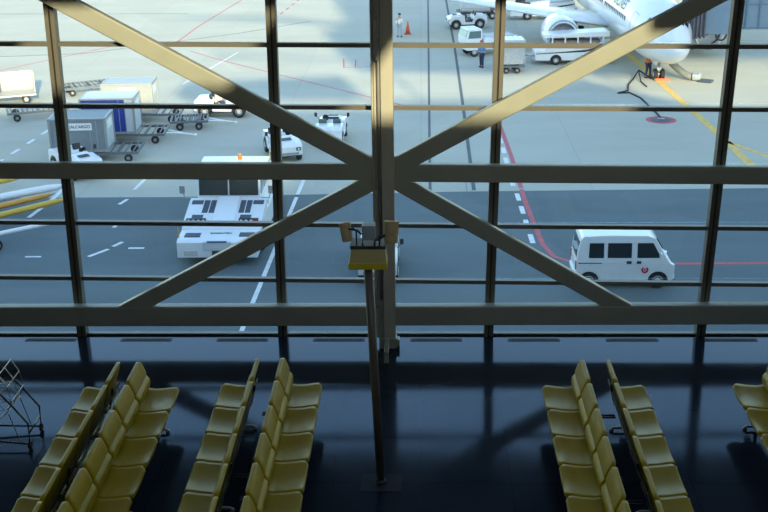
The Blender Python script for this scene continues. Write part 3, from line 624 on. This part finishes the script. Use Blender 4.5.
# ---- containers on dollies
def dolly(loc, rz, label, L=3.3, W=1.7, bar=True):
    t = thing('container_dolly', loc, label, 'dolly', rz=rz, group='flat container dollies')
    b = MB()
    for y in (-W/2, W/2): b.b2(-L/2, L/2, y-.05, y+.05, .42, .54)
    for x in (-L/2, -L/4, 0, L/4, L/2): b.b2(x-.05, x+.05, -W/2, W/2, .42, .52)
    b.build('frame', mat('galvanised', (.15, .165, .17), .55, .3, .15), t)
    b = MB()
    for k in range(11): x = -L/2+.2+k*(L-.4)/10; b.cyl((x, -W/2+.08, .55), (x, W/2-.08, .55), .035, seg=8)
    b.build('rollers', mat('roller_grey', (.12, .13, .14), .55, .4), t)
    for sx in (-1, 1):
        for s in (-1, 1): wheel(t, sx*(L/2-.45), s*(W/2-.12), .20, .12, .5, GREY)
    if bar:
        b = MB(); b.tube([(L/2, -.3, .42), (L/2+.9, 0, .30), (L/2+1.5, 0, .2)], .035); b.tube([(L/2, .3, .42), (L/2+.9, 0, .30)], .035); b.cyl((L/2+1.5, 0, .15), (L/2+1.5, 0, .25), .07); b.build('drawbar', WHITE, t)
    return t
def container(loc, rz, label, m, L=3.2, W=1.6, H=1.6, sign=None, end=None, band=None):
    t = thing('cargo_container', loc, label, 'container', rz=rz, group='cargo containers on dollies')
    b = MB(); b.b2(-L/2, L/2, -W/2, W/2, 0, H); b.build('shell', m, t, bevel=.03)
    b = MB()
    for x in (-L/2, L/2):
        for y in (-W/2, W/2): b.b2(x-.05, x+.05, y-.05, y+.05, 0, H+.01)
    for y in (-W/2, W/2): b.b2(-L/2, L/2, y-.04, y+.04, H-.06, H+.015); b.b2(-L/2, L/2, y-.04, y+.04, 0, .1)
    for x in (-L/2, L/2): b.b2(x-.04, x+.04, -W/2, W/2, H-.06, H+.015); b.b2(x-.04, x+.04, -W/2, W/2, 0, .1)
    b.build('edge_frame', GREY, t)
    b = MB(); b.b2(L/2-.75, L/2-.72, -W/2-.02, -W/2, .1, H-.1); b.b2(L/2-.45, L/2-.42, -W/2-.02, -W/2, .1, H-.1); b.build('door_seam', SEAM, t)
    if end:
        b = MB(); b.b2(L/2+.005, L/2+.02, -W/2+.12, W/2-.12, .12, H-.12); b.build('end_panel', end, t)
    b = MB(); b.b2(L/2+.02, L/2+.03, -.45, .45, H*.62, H*.86); b.build('end_label', mat('label_white', (.8, .8, .76), .5), t)
    if band:
        b = MB(); b.b2(-L/2, L/2-.45, -W/2-.015, -W/2+.02, .0, H-.05); b.build('side_band', band, t)
    if sign:
        b = MB(); b.b2(-.42, .69, -W/2-.03, -W/2-.005, H-.56, H-.22); sg = b.build('name_board', mat('label_white', (.8, .8, .76), .5), t)
        text('lettering', sign, .20, mat('sign_dark', (.05, .07, .12), .5), sg, (.135, -W/2-.032, H-.39), (pi/2, 0, 0), bold=True)
    return t
CG = mat('container_grey', (.20, .235, .25), .55, .1, .06); CS = mat('container_silver', (.34, .35, .34), .45, .3, .05); CB = mat('container_pale', (.50, .54, .56), .5, .1, .04)
r0 = radians(3)
for i, (x, y, m, sg, bd, H, lab, dl) in enumerate([
    (-16.35, 38.45, CG, 'JALCARGO', None, 1.62, 'grey cargo container with a white name board, nearest in its row', 'flat dolly under the nearest grey container'),
    (-15.80, 41.85, CB, None, BLUE, 1.80, 'pale cargo container with a royal blue side, in the middle of the three', 'flat dolly under the blue-sided container'),
    (-15.85, 46.15, CS, None, None, 1.62, 'silver-grey cargo container with a white board, farthest of the three', 'flat dolly under the farthest silver-grey container')]):
    dolly((x+.75, y+.15, G), r0, dl, L=3.9, W=1.9, bar=(i == 1)); container((x, y, G+.585), r0, lab, m, L=2.65, W=1.75, H=H, sign=sg, end=CB if i < 2 else CREAM, band=bd)
b = bpy.data.objects
c3 = [o for o in bpy.data.objects if o.get('label', '').startswith('silver-grey cargo')][0]
MB().b2(-.45, .45, -.90, -.88, 1.15, 1.40).build('name_board', mat('label_white', (.8, .8, .76), .5), c3)
dolly((-12.35, 44.5, G), radians(8), 'empty flat dolly with white drawbar right of the blue-sided container', L=1.9, W=1.5)
dolly((-21.4, 47.1, G), radians(22), 'empty flat dolly standing in the shade at the left edge', L=3.2, W=1.7)
dolly((-20.2, 53.3, G), radians(28), 'empty flat dolly in the sun behind the leftmost mullion', L=3.2, W=1.6)
# open cream cart at the left edge
t = thing('baggage_cart', (-24.6, 50.6, G), 'cream high-sided baggage cart with one open side at the left edge', 'baggage cart', rz=radians(22))
b = MB(); b.b2(-1.9, 1.9, -.85, .85, .45, .55); CREAM = mat('cart_cream', (.46, .44, .38), .6, var=.08)
b.build('deck', CREAM, t, bevel=.02)
b = MB(); b.b2(-1.9, -.2, -.85, -.80, .55, 1.55); b.build('side_panel', CREAM, t); b = MB(); b.b2(-1.9, 1.9, .80, .85, .55, 1.65)
for k in range(9): b.b2(-1.8+k*.45, -1.75+k*.45, .76, .80, .55, 1.65)
b.build('rear_panel', CREAM, t); b = MB(); b.b2(1.85, 1.9, -.2, .85, .55, 1.7); b.build('end_panel', CREAM, t); b = MB(); b.b2(-1.9, -1.85, -.85, .85, .55, 1.7); b.build('end_panel', CREAM, t)
b = MB(); b.b2(-1.9, -.2, -.85, -.5, 1.52, 1.58); b.build('canopy', YEL, t)
for sx in (-1.3, 1.3):
    for s in (-1, 1): wheel(t, sx, s*.7, .24, .14)

# ---- tow bars
def towbar(p0, p1, m, r, label, wheels=False, z0=.55, z1=.55, fork=True, grp='aircraft tow bars'):
    p0, p1 = Vector((*p0, 0)), Vector((*p1, 0)); L = (p1-p0).length; a = atan2(p1.y-p0.y, p1.x-p0.x)
    t = thing('tow_bar', (p0.x, p0.y, G), label, 'tow bar', rz=a, group=grp)
    b = MB(); b.cyl((0, 0, z0), (L-.5, 0, z1), r); b.cyl((L-.5, 0, z1), (L, 0, z1), r, r*.6); b.build('tube', m, t, smooth=False, bevel=.01)
    b = MB(); b.b2(L*.35, L*.35+.12, -r*1.3, r*1.3, z1-r*1.3, z1+r*1.3); b.b2(L*.6, L*.6+.1, -r*1.3, r*1.3, z1-r*1.3, z1+r*1.3); b.build('clamp', DARK, t, bevel=.01)
    b = MB(); b.tube([(L-.1, 0, z1), (L+.08, -.07, z1), (L+.2, 0, z1), (L+.08, .07, z1)], .03, closed=True); b.build('eye', GREY, t)
    b = MB(); b.cyl((L*.6, -.35, .17), (L*.6, .35, .17), .03); b.cyl((L*.6, 0, .17), (L*.6, 0, z1), .04); ax = b.build('axle', GREY, t)
    for s in (-1, 1): wheel(t, L*.6, s*.38, .17 if not wheels else .24, .12)
    return t
towbar((-22.6, 27.0), (-15.6, 32.2), WHITE, .16, 'thick white aircraft tow bar, upper one of the rack at left')
towbar((-22.4, 24.6), (-15.7, 31.0), ORP, .12, 'orange aircraft tow bar beside the thick white one')
towbar((-21.4, 23.8), (-14.9, 30.3), YEL, .12, 'yellow-orange aircraft tow bar, longest of the rack')
towbar((-23.0, 29.2), (-17.9, 33.6), YEL, .15, 'short yellow tow bar end at the left edge under the upper beam')
towbar((-19.4, 23.6), (-14.4, 27.4), WHITE, .09, 'thin white aircraft tow bar on black wheels, lowest at the left', wheels=True)

# ---- cone
t = thing('traffic_cone', (-1.0, 72.9, G), 'red traffic cone standing on the apron near the walking person', 'cone')
b = MB(); b.b2(-.26, .26, -.26, .26, 0, .05); b.build('foot', RED, t); b = MB(); b.cyl((0, 0, .05), (0, 0, 1.0), .20, .04); b.build('cone_body', mat('cone_red', (.62, .12, .06), .6), t, smooth=True)

# ---- tank cart behind far tug
t = thing('water_tank_cart', (4.4, 80.2, G), 'tall pale box-bodied service cart behind the farthest tow tractor', 'service cart', rz=radians(4))
b = MB(); b.b2(-1.2, 1.2, -.9, .9, .9, 2.9); b.build('tank_body', CB, t, bevel=.08); b = MB(); b.b2(-1.4, 1.4, -.9, .9, .5, .62); b.build('chassis', DARK, t)
b = MB(); b.cyl((-1.2, -.7, .78), (1.2, -.7, .78), .22); b.build('lower_tank', GREY, t)
b = MB(); b.b2(1.25, 2.0, -.7, .7, .7, 2.7); b.build('equipment_rack', mat('rack_dull_red', (.24, .15, .15), .7, var=.3, scale=9), t)
for x in (-1, 1.4):
    for s in (-1, 1): wheel(t, x, s*.75, .3, .2)

# ---- hi-lift truck with green-tinted cab
t = thing('cargo_loader_truck', (4.35, 64.6, G), 'white truck with a green-tinted glass cab, left of the silver container cart', 'truck', rz=radians(200))
b = MB(); b.b2(-2.6, 1.9, -.95, .95, .55, 1.1); b.build('chassis', WHITE, t, bevel=.04)
b = MB(); b.prism([(.5, 1.05), (.55, 2.3), (1.7, 2.3), (1.95, 1.7), (1.95, 1.05)], -.95, .95); b.build('cab', WHITE, t, bevel=.04)
b = MB(); b.prism([(1.74, 2.22), (1.96, 1.70), (1.99, 1.70), (1.78, 2.22)], -.82, .82); b.build('windscreen', GGLASS, t)
side_pan('side_window', [(.65, 1.55), (1.8, 1.55), (1.66, 2.15), (.65, 2.15)], lambda z: .95, GGLASS, t)
b = MB(); b.b2(-2.7, .35, -.95, .95, 1.1, 1.55); b.build('flat_bed', WHITE, t, bevel=.03)
b = MB(); b.b2(-2.5, .2, -.85, .85, 1.56, 1.62); b.build('bed_cover', CB, t)
t.scale = (.82, .82, .82)
for x in (1.2, -1.7):
    for s in (-1, 1): wheel(t, x, s*.8, .38, .24)
# ---- silver container cart with net
dolly((5.75, 58.6, G), radians(4), 'flat dolly carrying the silver netted container by the right-hand mullion', L=1.6, W=1.7, bar=False)
t = thing('netted_container', (5.75, 58.6, G+.585), 'silver boxy luggage container with pale netting, left of the loader with windows', 'container', rz=radians(4))
b = MB(); b.prism([(-.72, 0), (.72, 0), (.80, .45), (.80, 1.55), (-.72, 1.55)], -.8, .8); b.build('shell', SILVER, t, bevel=.05)
b = MB()
for k in range(6): b.tube([(-.74+.31*k, -.83, .02), (-.74+.31*k, -.83, 1.58), (-.74+.31*k, .83, 1.58)], .018, 6)
for z in (.4, .8, 1.2, 1.56): b.tube([(-.75, -.83, z), (.82, -.83, z)], .018, 6)
b.build('net', mat('net_white', (.62, .63, .60), .7), t)

# ---- belt loaders
def loader(loc, rz, label, canopy=True):
    t = thing('belt_loader', loc, label, 'belt loader', rz=rz, group='white belt loader vehicles with a black swoosh'); t.scale = (.76, .74, .74)
    p = [(-3.3, .45), (-3.3, 1.15), (-3.1, 1.3), (3.4, 1.35), (3.6, 1.2), (3.6, .45)]+arc(1.9, .52, .42)+[(0, .38)]+arc(-1.5, .52, .42)+[(-2.2, .40)]
    b = MB(); b.prism(p[:6]+[(2.6, .42)]+arc(1.9, .52, .42)[0:0]+arc(1.9, .52, .42)+arc(-1.5, .52, .42)+[(-2.3, .42)], -1.0, 1.0); b.build('body', WHITE, t, bevel=.04)
    b = MB(); b.b2(-3.0, 3.2, -.8, .8, .35, .9); b.build('underbody', DARK, t)
    b = MB(); b.prism([(-3.25, 1.06), (-1.0, 1.18), (1.0, 1.32), (3.5, 1.72), (3.5, 1.62), (1.0, 1.14), (-1.0, 1.08), (-3.25, 1.0)], -1.015, 1.015); b.build('black_swoosh', DARK, t)
    b = MB(); b.prism([(-2.4, 1.25), (-2.4, 1.42), (3.5, 1.95), (3.6, 1.3)], -.97, .97); b.build('shoulder', WHITE, t, bevel=.02)
    side_pan('crest', [(1.05, .66), (1.3, .62), (1.42, .8), (1.2, .95)], lambda z: 1.0, TEAL, t, .012); side_pan('crest', [(.7, .66), (.78, .66), (.78, .9), (.7, .9)], lambda z: 1.0, TEAL, t, .012)
    for x in (1.9, -1.5):
        for s in (-1, 1): wheel(t, x, s*.85, .40, .24)
    if canopy:
        for k in range(5):
            for s in (-1, 1): MB().b2(-1.9+k*1.1, -1.78+k*1.1, s*.9-.04, s*.9+.04, 1.3, 2.45).build('canopy_post', WHITE, t)
        b = MB(); b.b2(-1.7, 2.4, -.55, .55, 1.45, 2.1); b.build('load', mat('load_brown', (.22, .16, .15), .7, var=.4, scale=3), t, bevel=.05)
        b = MB(); b.prism([(-2.6, 2.4), (-2.55, 2.65), (-2.4, 2.7), (2.9, 2.95), (3.1, 2.85), (3.1, 2.45)], -.95, .95); b.build('canopy', WHITE, t, bevel=.12, seg=4)
        b = MB(); b.b2(-3.9, -3.3, -.5, .5, .7, .85); b.cyl((-4.2, 0, .75), (-3.3, 0, .75), .06); b.build('front_step', GREY, t)
    else:
        b = MB(); b.prism([(-3.4, 1.2), (-3.4, 1.4), (3.6, 2.3), (3.6, 2.05)], -.5, .5); b.build('conveyor', CB, t, bevel=.02)
        b = MB(); b.b2(-2.6, -1.6, .3, .9, 1.3, 2.2); b.b2(-2.2, -1.2, -.8, -.2, 1.35, 1.9); b.build('operator_console', DARK, t, bevel=.05)
        b = MB(); b.b2(-4.2, -2.7, -.6, .6, 1.35, 1.75); b.build('blue_cover', BLUE, t, bevel=.05)
    return t
loader((10.0, 61.3, G), radians(3), 'white belt loader with canopy posts and black swoosh in front of the engine')
loader((9.75, 79.8, G), radians(3), 'white belt loader with a black swoosh, farther away under the wing', canopy=False)

# ---- aircraft
HD = radians(-90+2.4); NOSE = Vector((14.85, 51.6, G))
ac = thing('airliner', NOSE, 'white twin-engine passenger jet parked nose-in at the jet bridge', 'aircraft', rz=HD)
PW = mat('aircraft_white', (.80, .81, .82), .28, var=.02, scale=.6, coat=.4)
prof = [(0, .03, -.55), (.06, .22, -.55), (.2, .44, -.53), (.5, .70, -.49), (1.0, .98, -.42), (1.6, 1.18, -.33), (2.5, 1.46, -.2), (3.6, 1.68, -.1), (5, 1.82, -.03), (6.5, 1.88, 0), (10, 1.88, 0), (26, 1.88, 0), (30, 1.62, .25), (34, 1.05, .75), (37, .55, 1.15), (38.6, .22, 1.35)]
ZC = 3.05
def rad_at(s):
    for (a, ra, za), (c, rc, zc) in zip(prof, prof[1:]):
        if a <= s <= c: t = (s-a)/(c-a); return ra+(rc-ra)*t, za+(zc-za)*t
    return 1.88, 0
ss = []; 
for (a, ra, za), (c, rc, zc) in zip(prof, prof[1:]):
    n = max(1, int((c-a)/.8)) if c < 7 else max(1, int((c-a)/3))
    for k in range(n): ss.append(a+(c-a)*k/n)
ss.append(38.6)
b = MB(); rings = []
for s in ss:
    r, z = rad_at(s); rings.append([(-s, r*cos(2*pi*k/48), ZC+z+r*1.04*sin(2*pi*k/48)) for k in range(48)])
b.loft(rings); b.build('fuselage', PW, ac, smooth=True)
def on_fus(s, ang, off=.01):
    r, z = rad_at(s); return Vector((-s, (r+off)*cos(ang), ZC+z+(r*1.04+off)*sin(ang)))
WINM = mat('cabin_window_dark', (.06, .08, .10), .2); WSUR = mat('window_sunlit_band', (.66, .60, .44), .4)
for side in (1, -1):
    for k in range(34):
        s = 6.3+k*.52
        if 13 < s < 13.4: continue
        b = MB(); q = []
        a = radians(12) if side > 0 else pi-radians(12)
        r, z = rad_at(s); y = side*(r*cos(radians(12)))
        b.box((-s, y, ZC+z+r*1.04*sin(radians(12))), (.23, .04, .34)); b.build('cabin_window', WINM, ac, bevel=.01)
    def patch(b, s0, s1, a0, a1, off=.02, ns=4, na=5):
        g = [[b.bm.verts.new(on_fus(s0+(s1-s0)*i_/ns, (a0+(a1-a0)*j_/na) if side > 0 else pi-(a0+(a1-a0)*j_/na), off)) for j_ in range(na+1)] for i_ in range(ns+1)]
        for i_ in range(ns):
            for j_ in range(na): b.bm.faces.new((g[i_][j_], g[i_+1][j_], g[i_+1][j_+1], g[i_][j_+1]))
    b = MB()
    for q in ((4.1, 4.14, -.35, .62), (4.9, 4.94, -.35, .62), (4.1, 4.94, .60, .62), (4.1, 4.94, -.35, -.33)): patch(b, *q)
    b.build('door_outline', SEAM, ac)
    for s0, s1, a0, a1 in ((1.55, 2.05, .98, 1.52), (1.75, 2.35, .66, .94), (2.42, 2.85, .58, .82)):
        b = MB(); patch(b, s0, s1, a0, a1, .015); b.build('cockpit_window', DGLASS, ac)
# lettering along the fuselage, wrapped to its curve
def wrap_text(txt, s_mid, z_mid, size, side, m):
    cu = bpy.data.curves.new('lettering', 'FONT'); cu.body = txt; cu.size = size; cu.extrude = 0; cu.align_x = 'CENTER'; cu.align_y = 'CENTER'; cu.offset = .012; cu.shear = .12
    tt = bpy.data.objects.new('tmp', cu); COL.objects.link(tt); bpy.context.view_layer.update()
    me = bpy.data.meshes.new_from_object(tt); bpy.data.objects.remove(tt)
    bm = bmesh.new(); bm.from_mesh(me); bmesh.ops.triangulate(bm, faces=bm.faces[:])
    for _ in range(4):
        bmesh.ops.subdivide_edges(bm, edges=[e for e in bm.edges if e.calc_length() > .12], cuts=1); bmesh.ops.triangulate(bm, faces=bm.faces[:])
    R_ = 1.88
    for v in bm.verts:
        u, vv = v.co.x, v.co.y; ang = math.asin(min(.98, z_mid/R_))+vv/R_
        v.co = Vector((-(s_mid)+(u if side > 0 else -u)*(-1 if side > 0 else -1)*1.0, side*(R_+.03)*cos(ang), ZC+(R_*1.04+.03)*sin(ang)))
    bm.to_mesh(me); bm.free(); me.materials.clear(); me.materials.append(m)
    o = bpy.data.objects.new('lettering', me); COL.objects.link(o); o.parent = ac; return o
TXT = mat('lettering_grey', (.10, .12, .14), .5)
wrap_text('JAPAN AIRLINES', 10.5, 1.02, .95, -1, TXT); wrap_text('JAPAN AIRLINES', 10.5, 1.02, .95, 1, TXT)
# wings (local y+ = aircraft's left when heading +x)
def airfoil(chord, x0, y, z, th):
    P = [(0, 0), (.02, .35), (.1, .75), (.3, 1), (.6, .7), (1, .05), (1, -.05), (.6, -.45), (.3, -.6), (.1, -.5), (.02, -.25)]
    return [(-(x0+px*chord), y, z+pz*th/2) for px, pz in P]
for side in (1, -1):
    b = MB(); b.loft([airfoil(7.2, 12.6, side*1.2, ZC-1.15, .95), airfoil(5.0, 15.0, side*5.6, ZC-.72, .62), airfoil(1.6, 21.4, side*17.0, ZC+.6, .22)]); b.build('wing', PW, ac, smooth=True)
    b = MB(); b.loft([airfoil(1.6, 21.4, side*17.0, ZC+.6, .22), airfoil(1.2, 22.3, side*17.4, ZC+1.2, .16), airfoil(.6, 23.2, side*17.7, ZC+2.7, .08)]); b.build('winglet', PW, ac, smooth=True)
    b = MB(); b.loft([airfoil(2.6, 33.6, side*.6, ZC+1.1, .3), airfoil(1.3, 36.6, side*6.6, ZC+1.8, .12)]); b.build('tailplane', PW, ac, smooth=True)
    ey = side*4.9; ez = 1.62; e0 = 10.6
    n = [(.86, .12), (.98, 0), (1.07, .12), (1.16, .6), (1.2, 1.4), (1.16, 2.6), (.98, 3.5), (.72, 4.2)]
    eng = MB().lathe([(.86, -.9)]+[(r, -h) for r, h in n]+[(.60, -4.2)], (-e0, ey, ez), 'x', 36).build('engine', PW, ac, smooth=True)
    MB().lathe([(.87, -.12), (1.0, .01), (1.08, -.14), (1.0, -.02)], (-e0, ey, ez), 'x', 36, cap=False).build('inlet_lip', GREY, eng, smooth=True)
    MB().lathe([(.865, -.30), (.85, -1.0), (0, -.99)], (-e0, ey, ez), 'x', 32, cap=False).build('fan_disc', DARK, eng)
    MB().lathe([(.0, -.35), (.18, -.6), (.28, -.95), (0, -1)], (-e0, ey, ez), 'x', 20).build('spinner', GREY, eng, smooth=True)
    MB().lathe([(.5, -4.1), (.42, -4.8), (.1, -5.4), (0, -5.4)], (-e0, ey, ez), 'x', 24).build('exhaust', GREY, eng, smooth=True)
    b = MB(); b.prism([(-e0-.9, ez+1.0), (-e0-2.4, ez+1.45), (-16.5, ZC-.75), (-16.5, ZC-1.1), (-e0-3.6, ez+.8)], ey-.16, ey+.16); b.build('pylon', PW, ac, bevel=.06)
    b = MB(); b.cyl((-17.9, side*2.86, .6), (-17.9, side*2.86, 2.4), .12); mg = b.build('main_gear_leg', GREY, ac)
    for o_ in (-.43, .43): wheel(ac, -17.9, side*2.86+o_, .56, .38)
b = MB(); b.loft([[(-29.5, .12, ZC+1.4), (-30.5, .2, ZC+1.4), (-37, .08, ZC+1.8), (-37, -.08, ZC+1.8), (-30.5, -.2, ZC+1.4), (-29.5, -.12, ZC+1.4)], [(-35.6, .05, ZC+8.3), (-36, .08, ZC+8.3), (-38.6, .03, ZC+8.3), (-38.6, -.03, ZC+8.3), (-36, -.08, ZC+8.3), (-35.6, -.05, ZC+8.3)]]); b.build('tail_fin', PW, ac)
b = MB(); b.cyl((-4.1, 0, .5), (-4.0, 0, 1.9), .09); b.cyl((-4.1, 0, .9), (-3.2, 0, 1.8), .05); b.build('nose_gear_leg', GREY, ac)
for s in (-1, 1):
    wheel(ac, -4.1, s*.21, .35, .22)
    b = MB(); b.b2(-4.9, -3.4, s*.36-.02, s*.36+.02, 1.05, 1.75); b.build('gear_door', PW, ac)
b = MB(); b.cyl((-4.1, -.3, .35), (-4.1, .3, .35), .06); b.b2(-4.2, -4.0, -.12, .12, .62, .80); b.build('axle_light', LAMP, ac)
b = MB(); b.b2(-1.6, -1.5, 1.24, 1.28, ZC-.75, ZC-.68); b.build('probe', DARK, ac)
# wheel chocks
for i, s in enumerate((-1, 1)):
    t = thing('wheel_chock', (14.85+.0, 56.1-.78 if s < 0 else 56.1+.6, G), 'orange-red wheel chock in front of the nose wheels' if s < 0 else 'orange-red wheel chock behind the nose wheels', 'chock', group='nose wheel chocks')
    b = MB(); b.prism([(-.1, 0), (.1, 0), (.03, .16), (-.03, .16)], -.42, .42, ax='x'); b.build('wedge', mat('chock_red', (.75, .12, .04), .6), t, bevel=.01)
    b = MB(); b.tube([(-.42, 0, .08), (-.5, .05, .12), (-.42, .08, .08)], .012); b.build('rope', YEL, t)

# ---- jet bridge at right
jb = thing('jet_bridge', (17.0, 56.3, G), 'blue-grey ribbed passenger boarding bridge reaching the jet from the right', 'boarding bridge', rz=radians(-3))
JB = mat('bridge_blue_grey', (.20, .28, .36), .35, .2, .05); JBD = mat('bridge_dark_trim', (.05, .06, .08), .5)
b = MB(); b.b2(1.7, 34, -1.0, 1.7, 3.15, 6.2); b.build('tunnel', JB, jb, bevel=.03)
b = MB()
for k in range(42): x = 1.8+k*.78; b.b2(x, x+.10, -1.10, -1.0, 3.2, 6.15)
for z in (3.2, 4.6, 6.1): b.b2(1.8, 34, -1.06, -1.0, z, z+.1)
b.build('ribs', mat('bridge_rib_blue', (.13, .19, .26), .4), jb)
b = MB(); b.b2(8.0, 8.3, -1.2, -1.0, 3.2, 6.0); b.b2(3.9, 4.2, -1.2, -1.0, 4.9, 5.8); b.build('side_box', JBD, jb, bevel=.02)
b = MB(); b.b2(6.0, 7.2, -1.05, .2, 2.85, 3.15); b.b2(9.6, 11.2, -1.0, .3, 2.8, 3.15); b.b2(12.6, 14.6, -.9, .5, 2.9, 3.15); b.build('under_gear', JBD, jb, bevel=.03)
b = MB(); b.b2(.1, 2.2, -1.3, 2.0, 2.9, 6.4); b.build('cab', JB, jb, bevel=.05)
b = MB(); nP = 8
for k in range(nP):
    x = .15-k*.11; e = .10*(k % 2); b.b2(x-.1, x, -1.75+e, 2.1-e, 2.75+e-.012*k, 6.3-e)
b.build('bellows', mat('bellows_grey', (.10, .10, .12), .7), jb)
b = MB(); b.cyl((14.5, .3, 0), (14.5, .3, 3.2), .35); b.b2(13, 16, -.5, 1.2, .3, .8); b.build('support_leg', GREY, jb)
for s in (13.2, 15.8): wheel(jb, s, -.3, .5, .35)
b = MB(); pts = [(1.2+.32*cos(a), -1.2, 2.95-.42*sin(a)) for a in [pi*k/12 for k in range(13)]]; b.tube(pts, .05); b.build('hanging_cable', RUB, jb)

# ---- hoses, cable, hydrant pit
b = MB(); pts = []
for k in range(30):
    t_ = k/29; pts.append((15.2+1.5*t_, 55.9-.5*t_+.2*sin(t_*3), .24+1.1*(1-t_)**1.6+G))
b.tube(pts, .22, 12)
tag(b.build('air_supply_hose', mat('hose_grey_tan', (.25, .25, .22), .8, var=.15, scale=10), smooth=True), 'fat grey air hose running from the jet belly down to the apron', 'hose')
t = thing('air_hose_coupler', (17.0, 55.2, G), 'small pale and dark hose coupling lying at the end of the fat air hose', 'coupler', rz=-.5)
b = MB(); b.cyl((-.3, 0, .28), (.15, 0, .28), .26); b.build('collar', SILVER, t, bevel=.02); b = MB(); b.b2(.1, .9, -.3, .3, 0, .14); b.build('base', JBD, t, bevel=.03)
b = MB(); b.tube([(14.3, 56.0, G+.04), (13.7, 57.0, G+.35), (13.2, 55.9, G+.05), (12.6, 54.2, G+.04), (12.3, 52.6, G+.04), (11.6, 51.9, G+.04), (12.3, 52.0, G+.04), (12.7, 50.6, G+.04), (12.8, 48.6, G+.04), (12.9, 46.9, G+.04), (12.9, 45.6, G+.05)], .05, 8); b.tube([(13.7, 57, G+.3), (13.5, 55, G+.05), (13.6, 53.6, G+.04)], .04, 8)
tag(b.build('ground_power_cable', RUB), 'black ground power cable snaking from the nose wheel to the round pit', 'cable')
t = thing('hydrant_pit', (12.87, 45.5, G), 'round pit cover with a red painted ring on the shaded apron', 'pit cover')
b = MB(); b.lathe([(.55, .004), (.80, .012), (.80, .004), (.55, .012)], (0, 0, 0), 'z', 40); b.build('red_ring', RED, t)
b = MB(); b.cyl((0, 0, 0), (0, 0, .03), .52, seg=32); b.build('lid', mat('lid_dark', (.09, .10, .12), .6), t); b = MB(); b.b2(-.2, .2, -.1, .1, .03, .10); b.build('socket', GREY, t, bevel=.02)
# far ground equipment along the top edge
for x, y, m, lab in ((14.0, 99.0, ORP, 'far orange-brown service cart at the top edge behind the wing'), (17.0, 101.5, GREY, 'far grey service cart at the top edge behind the wing')):
    t = thing('service_cart', (x, y, G), lab, 'service cart', rz=.2)
    b = MB(); b.b2(-1.3, 1.3, -.7, .7, .5, 1.2); b.build('body', m, t, bevel=.05); b = MB(); b.b2(-1.2, -.3, -.6, .6, 1.2, 1.9); b.build('hood', JBD, t, bevel=.05)
    for sx in (-.9, .9):
        for s in (-1, 1): wheel(t, sx, s*.6, .3, .18)
